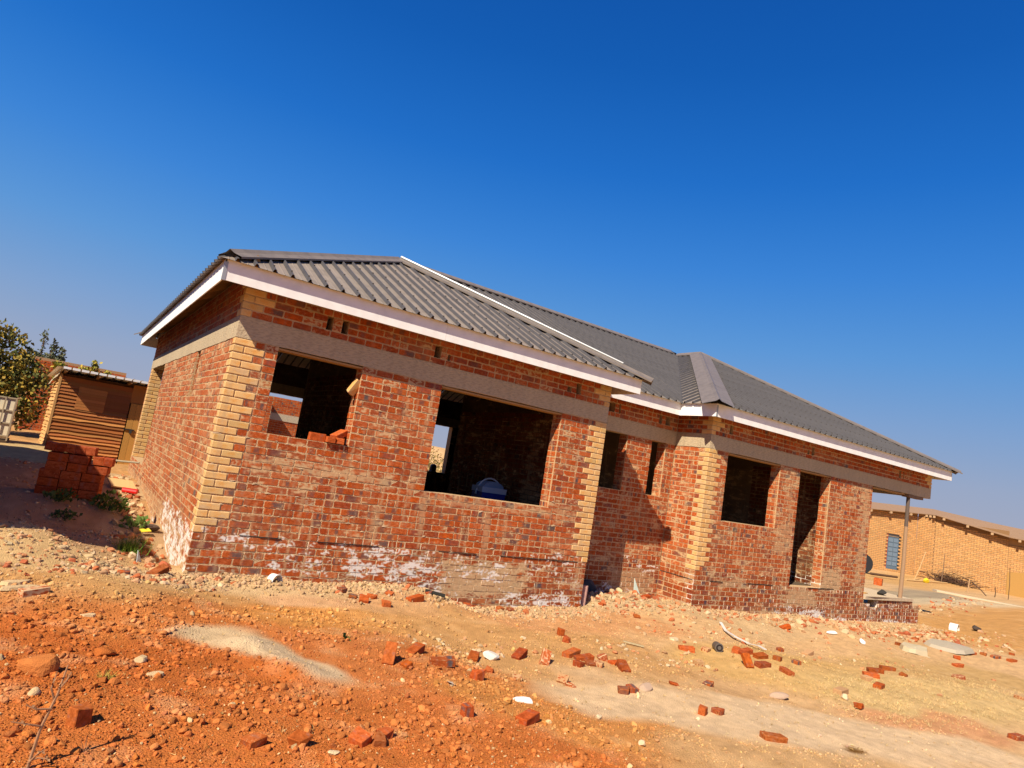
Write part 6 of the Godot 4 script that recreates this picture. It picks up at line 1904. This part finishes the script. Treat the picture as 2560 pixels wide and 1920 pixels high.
# mortar haze, smears, drips and white salts as they lie over the walls, bricks and joints alike:
# 30 m across (front walls by x from 0, the left wall from 17.5 on) and from 3.1 m down to -1.1 m
func stain_map() -> ImageTexture:
	var w := 2048
	var h := 400
	var a := FastNoiseLite.new(); a.seed = 71; a.frequency = 1.0; a.fractal_octaves = 2
	var b := FastNoiseLite.new(); b.seed = 72; b.frequency = 1.0; b.fractal_octaves = 3
	var d := FastNoiseLite.new(); d.seed = 73; d.frequency = 1.0; d.fractal_octaves = 2
	var washes := [[0.45, 2.3, 0.74, 0.93, 0.9], [2.6, 5.0, 0.60, 0.765, 0.55], [3.0, 4.7, -0.62, -0.06, 1.0], [3.9, 5.2, -0.95, -0.6, 0.9], [4.8, 5.4, 0.55, 0.85, 0.6], [13.55, 14.1, -0.3, 2.25, 0.75], [12.2, 13.2, -0.25, 0.30, 0.95], [11.0, 12.4, -0.6, -0.17, 0.8], [10.45, 11.25, 0.4, 1.1, 0.6], [10.7, 11.15, 1.0, 2.21, 0.5], [8.9, 10.0, -0.3, -0.05, 0.7], [7.0, 8.3, -0.7, -0.15, 0.6], [8.3, 11.5, -0.95, -0.62, 0.7], [17.4, 27.6, -1.0, -0.22, 1.0], [17.4, 27.6, -0.35, 0.0, 0.7], [1.6, 1.95, 0.9, 1.6, 0.3], [5.8, 6.6, -0.6, 0.2, 0.3]]
	var whites := [[0.15, 0.75, -0.13, 0.02, 0.55], [0.75, 1.7, -0.42, 0.0, 0.40], [1.7, 2.9, -0.38, -0.02, 0.75], [2.3, 3.3, -0.6, -0.2, 0.6], [0.1, 1.2, -0.6, -0.38, 0.4], [3.3, 4.2, -0.35, -0.05, 0.45], [4.3, 5.7, -0.85, -0.5, 0.85], [4.5, 5.6, -0.3, 0.12, 0.3], [5.75, 7.6, -0.75, -0.5, 0.55], [7.4, 8.3, -0.25, 0.0, 0.35], [8.3, 9.4, -0.95, -0.7, 0.5], [10.9, 12.6, -0.95, -0.6, 0.85], [12.6, 17.0, -1.0, -0.78, 0.8], [14.1, 16.0, -0.6, -0.4, 0.2], [17.4, 20.2, -0.95, 0.02, 0.9], [20.2, 23.0, -0.9, -0.35, 0.5]]
	var data := PackedByteArray()
	data.resize(w * h * 4)
	for py in h:
		var y := 3.1 - 4.2 * (py + 0.5) / h
		for px in w:
			var x := 30.0 * (px + 0.5) / w
			var n1 := a.get_noise_2d(x * 0.9, y * 1.8)
			var n2 := b.get_noise_2d(x * 3.2, y * 8.5)
			var n3 := d.get_noise_2d(x * 17.0, y * 21.0)
			var base := 0.03
			var bias := -0.12
			if x > 5.7: base = 0.05; bias = -0.08
			if x > 8.34: base = 0.06; bias = -0.07
			if x > 17.3: base = 0.20; bias = 0.02
			if y > 2.2: base *= 0.4; bias -= 0.2
			var haze := clampf(base + 0.22 * n1 + 0.10 * n2, 0, 0.6)
			var blot := smoothstep(0.16, 0.40, n2 * 0.75 + n1 * 0.35 + n3 * 0.22 + bias) * 0.85
			var drip := clampf(d.get_noise_2d(x * 8.0, y * 0.6 + 50) * 1.6 - 0.45 + n3 * 0.3, 0, 0.5) * (1.0 if y < 2.2 else 0.3)
			var al := maxf(haze, maxf(blot, drip))
			for z in washes:
				var e: float = minf(minf(x - z[0], z[1] - x) * 2.5, minf(y - z[2], z[3] - y) * 7.0)
				if e > -0.4:
					al = maxf(al, smoothstep(0.0, 0.55, e + n2 * 0.8 + n3 * 0.35) * z[4] * 0.88)
			var col := Color(0.50, 0.34, 0.185) * (1.0 + 0.22 * n3 + 0.15 * n2)
			if y < 0.12:
				var wh := 0.0
				for z in whites:
					var e: float = minf(minf(x - z[0], z[1] - x) * 3.0, minf(y - z[2], z[3] - y) * 9.0)
					if e > -0.5:
						wh = maxf(wh, smoothstep(0.05, 0.40, minf(e, 0.5) * 0.6 + n2 * 0.9 + n3 * 0.6 + n1 * 0.3 - 0.14 - 0.09 + (z[4] - 0.5) * 0.55))
				col = col.lerp(Color(0.74, 0.71, 0.66), wh)
				al = maxf(al, wh * 0.86)
			col = col.linear_to_srgb()
			var i := (py * w + px) * 4
			data[i] = clampi(int(col.r * 255), 0, 255); data[i + 1] = clampi(int(col.g * 255), 0, 255); data[i + 2] = clampi(int(col.b * 255), 0, 255); data[i + 3] = clampi(int(al * 255), 0, 255)
	return ImageTexture.create_from_image(Image.create_from_data(w, h, false, Image.FORMAT_RGBA8, data))

func stain(m: StandardMaterial3D, tex: Texture2D) -> void:
	m.detail_enabled = true
	m.detail_albedo = tex
	m.detail_blend_mode = BaseMaterial3D.BLEND_MODE_MIX
	m.detail_uv_layer = BaseMaterial3D.DETAIL_UV_2
	m.uv2_triplanar = true
	m.uv2_world_triplanar = true
	m.uv2_triplanar_sharpness = 12.0
	m.uv2_scale = Vector3(1.0 / 30.0, 1.0 / 4.2, 1.0 / 30.0)
	m.uv2_offset = Vector3(0, -3.1 / 4.2, -17.5 / 30.0)

func make_materials() -> void:
	var fine := gray(256, 0.035, 3, 0.72, 1.22, 5)
	var grit := gray(256, 0.09, 4, 0.62, 1.32, 4)
	var bump := gray(256, 0.06, 8, 0.0, 1.0, 5)
	var grain := gray(256, 0.05, 6, 0.6, 1.3, 4, FastNoiseLite.TYPE_SIMPLEX, 8)
	var faces := brick_atlas()
	mats.brick = material(faces, 0.88, 0.25)
	mats.house_brick = material(faces, 0.88, 0.25)
	mats.house_mortar = material(grit, 0.95, 0.15, 2.2, bump, 0.6)
	var over := stain_map()
	stain(mats.house_brick, over)
	stain(mats.house_mortar, over)
	mats.inner_brick = material(faces, 0.88, 0.25)
	mats.inner_mortar = material(grit, 0.95, 0.15, 2.2, bump, 0.6)
	stain(mats.inner_brick, over)
	stain(mats.inner_mortar, over)
	mats.inner_brick.uv2_offset = Vector3(0, -3.1 / 4.2, -9.4 / 30.0)
	mats.inner_mortar.uv2_offset = mats.inner_brick.uv2_offset
	mats.mortar = material(grit, 0.95, 0.15, 2.2, bump, 0.6)
	mats.concrete = material(gray(256, 0.03, 33, 0.66, 1.26, 5, FastNoiseLite.TYPE_SIMPLEX, 5), 0.92, 0.2, 1.3, bump, 0.5)
	mats.stone = material(grit, 0.95, 0.15, 5.0, bump, 0.4)
	mats.soil = material(grit, 0.97, 0.12, 3.1, bump, 1.0)
	mats.wood = material(grain, 0.85, 0.2, 1.6)
	mats.plain = material(null, 0.8, 0.25)
	mats.paint = material(null, 0.55, 0.4)
	mats.plastic = material(null, 0.45, 0.45)
	mats.fascia = material(gray(256, 0.02, 12, 0.90, 1.06, 3), 0.7, 0.3, 0.7)
	mats.fascia.albedo_color = Color(0.84, 0.83, 0.81).linear_to_srgb()
	mats.roof = material(gray(256, 0.03, 21, 0.66, 1.28, 4), 0.58, 0.35, 0.45)
	mats.roof.albedo_color = Color.WHITE
	mats.roofcap = material(mats.roof.albedo_texture, 0.5, 0.4, 0.6)
	mats.roofcap.albedo_color = Color(0.185, 0.155, 0.132).linear_to_srgb()
	mats.galv = material(null, 0.5, 0.5)
	mats.galv.albedo_color = Color(0.36, 0.37, 0.38).linear_to_srgb()
	mats.galv.metallic = 0.55
	mats.tin = material(fine, 0.7, 0.3, 0.6)
	mats.whitetin = material(null, 0.5, 0.4)
	mats.whitetin.albedo_color = Color(0.84, 0.84, 0.82).linear_to_srgb()
	mats.leaf = material(null, 0.7, 0.3)
	mats.leaf.cull_mode = BaseMaterial3D.CULL_DISABLED
	mats.leaf.backlight_enabled = true
	mats.leaf.backlight = Color(0.35, 0.35, 0.2)
	mats.shard = material(null, 0.15, 0.5)

func _ready() -> void:
	var cam := Camera3D.new()
	cam.name = "camera"
	cam.position = CAM
	cam.rotation = CAM_TURN
	cam.fov = 60.399
	cam.near = 0.05
	cam.far = 2500.0
	add_child(cam)
	cam.current = true
	rng.seed = 20
	noise.seed = 11
	noise.fractal_octaves = 3
	noise2.seed = 31
	noise2.fractal_octaves = 2
	var env := Environment.new()
	env.background_mode = Environment.BG_SKY
	var sm := PanoramaSkyMaterial.new()
	sm.panorama = sky_panorama()
	env.sky = Sky.new()
	env.sky.sky_material = sm
	env.background_energy_multiplier = 0.60
	env.tonemap_mode = Environment.TONE_MAPPER_LINEAR
	env.tonemap_exposure = 1.66
	env.sdfgi_enabled = true
	env.ssao_enabled = true
	env.ssil_enabled = true
	var we := WorldEnvironment.new()
	we.name = "world_environment"
	we.environment = env
	add_child(we)
	var sun := DirectionalLight3D.new()
	sun.name = "sun"
	sun.light_energy = 1.5
	sun.light_color = Color(1.0, 0.942, 0.85)
	sun.light_angular_distance = 0.5
	sun.shadow_enabled = true
	add_child(sun)
	sun.look_at_from_position(Vector3.ZERO, SUN, Vector3.UP)
	make_materials()
	build_ground()
	build_house()
	build_shed()
	build_neighbours()
	build_tank()
	build_plants()
	build_details()
	build_stones()
	build_loose()
	build_gravel()
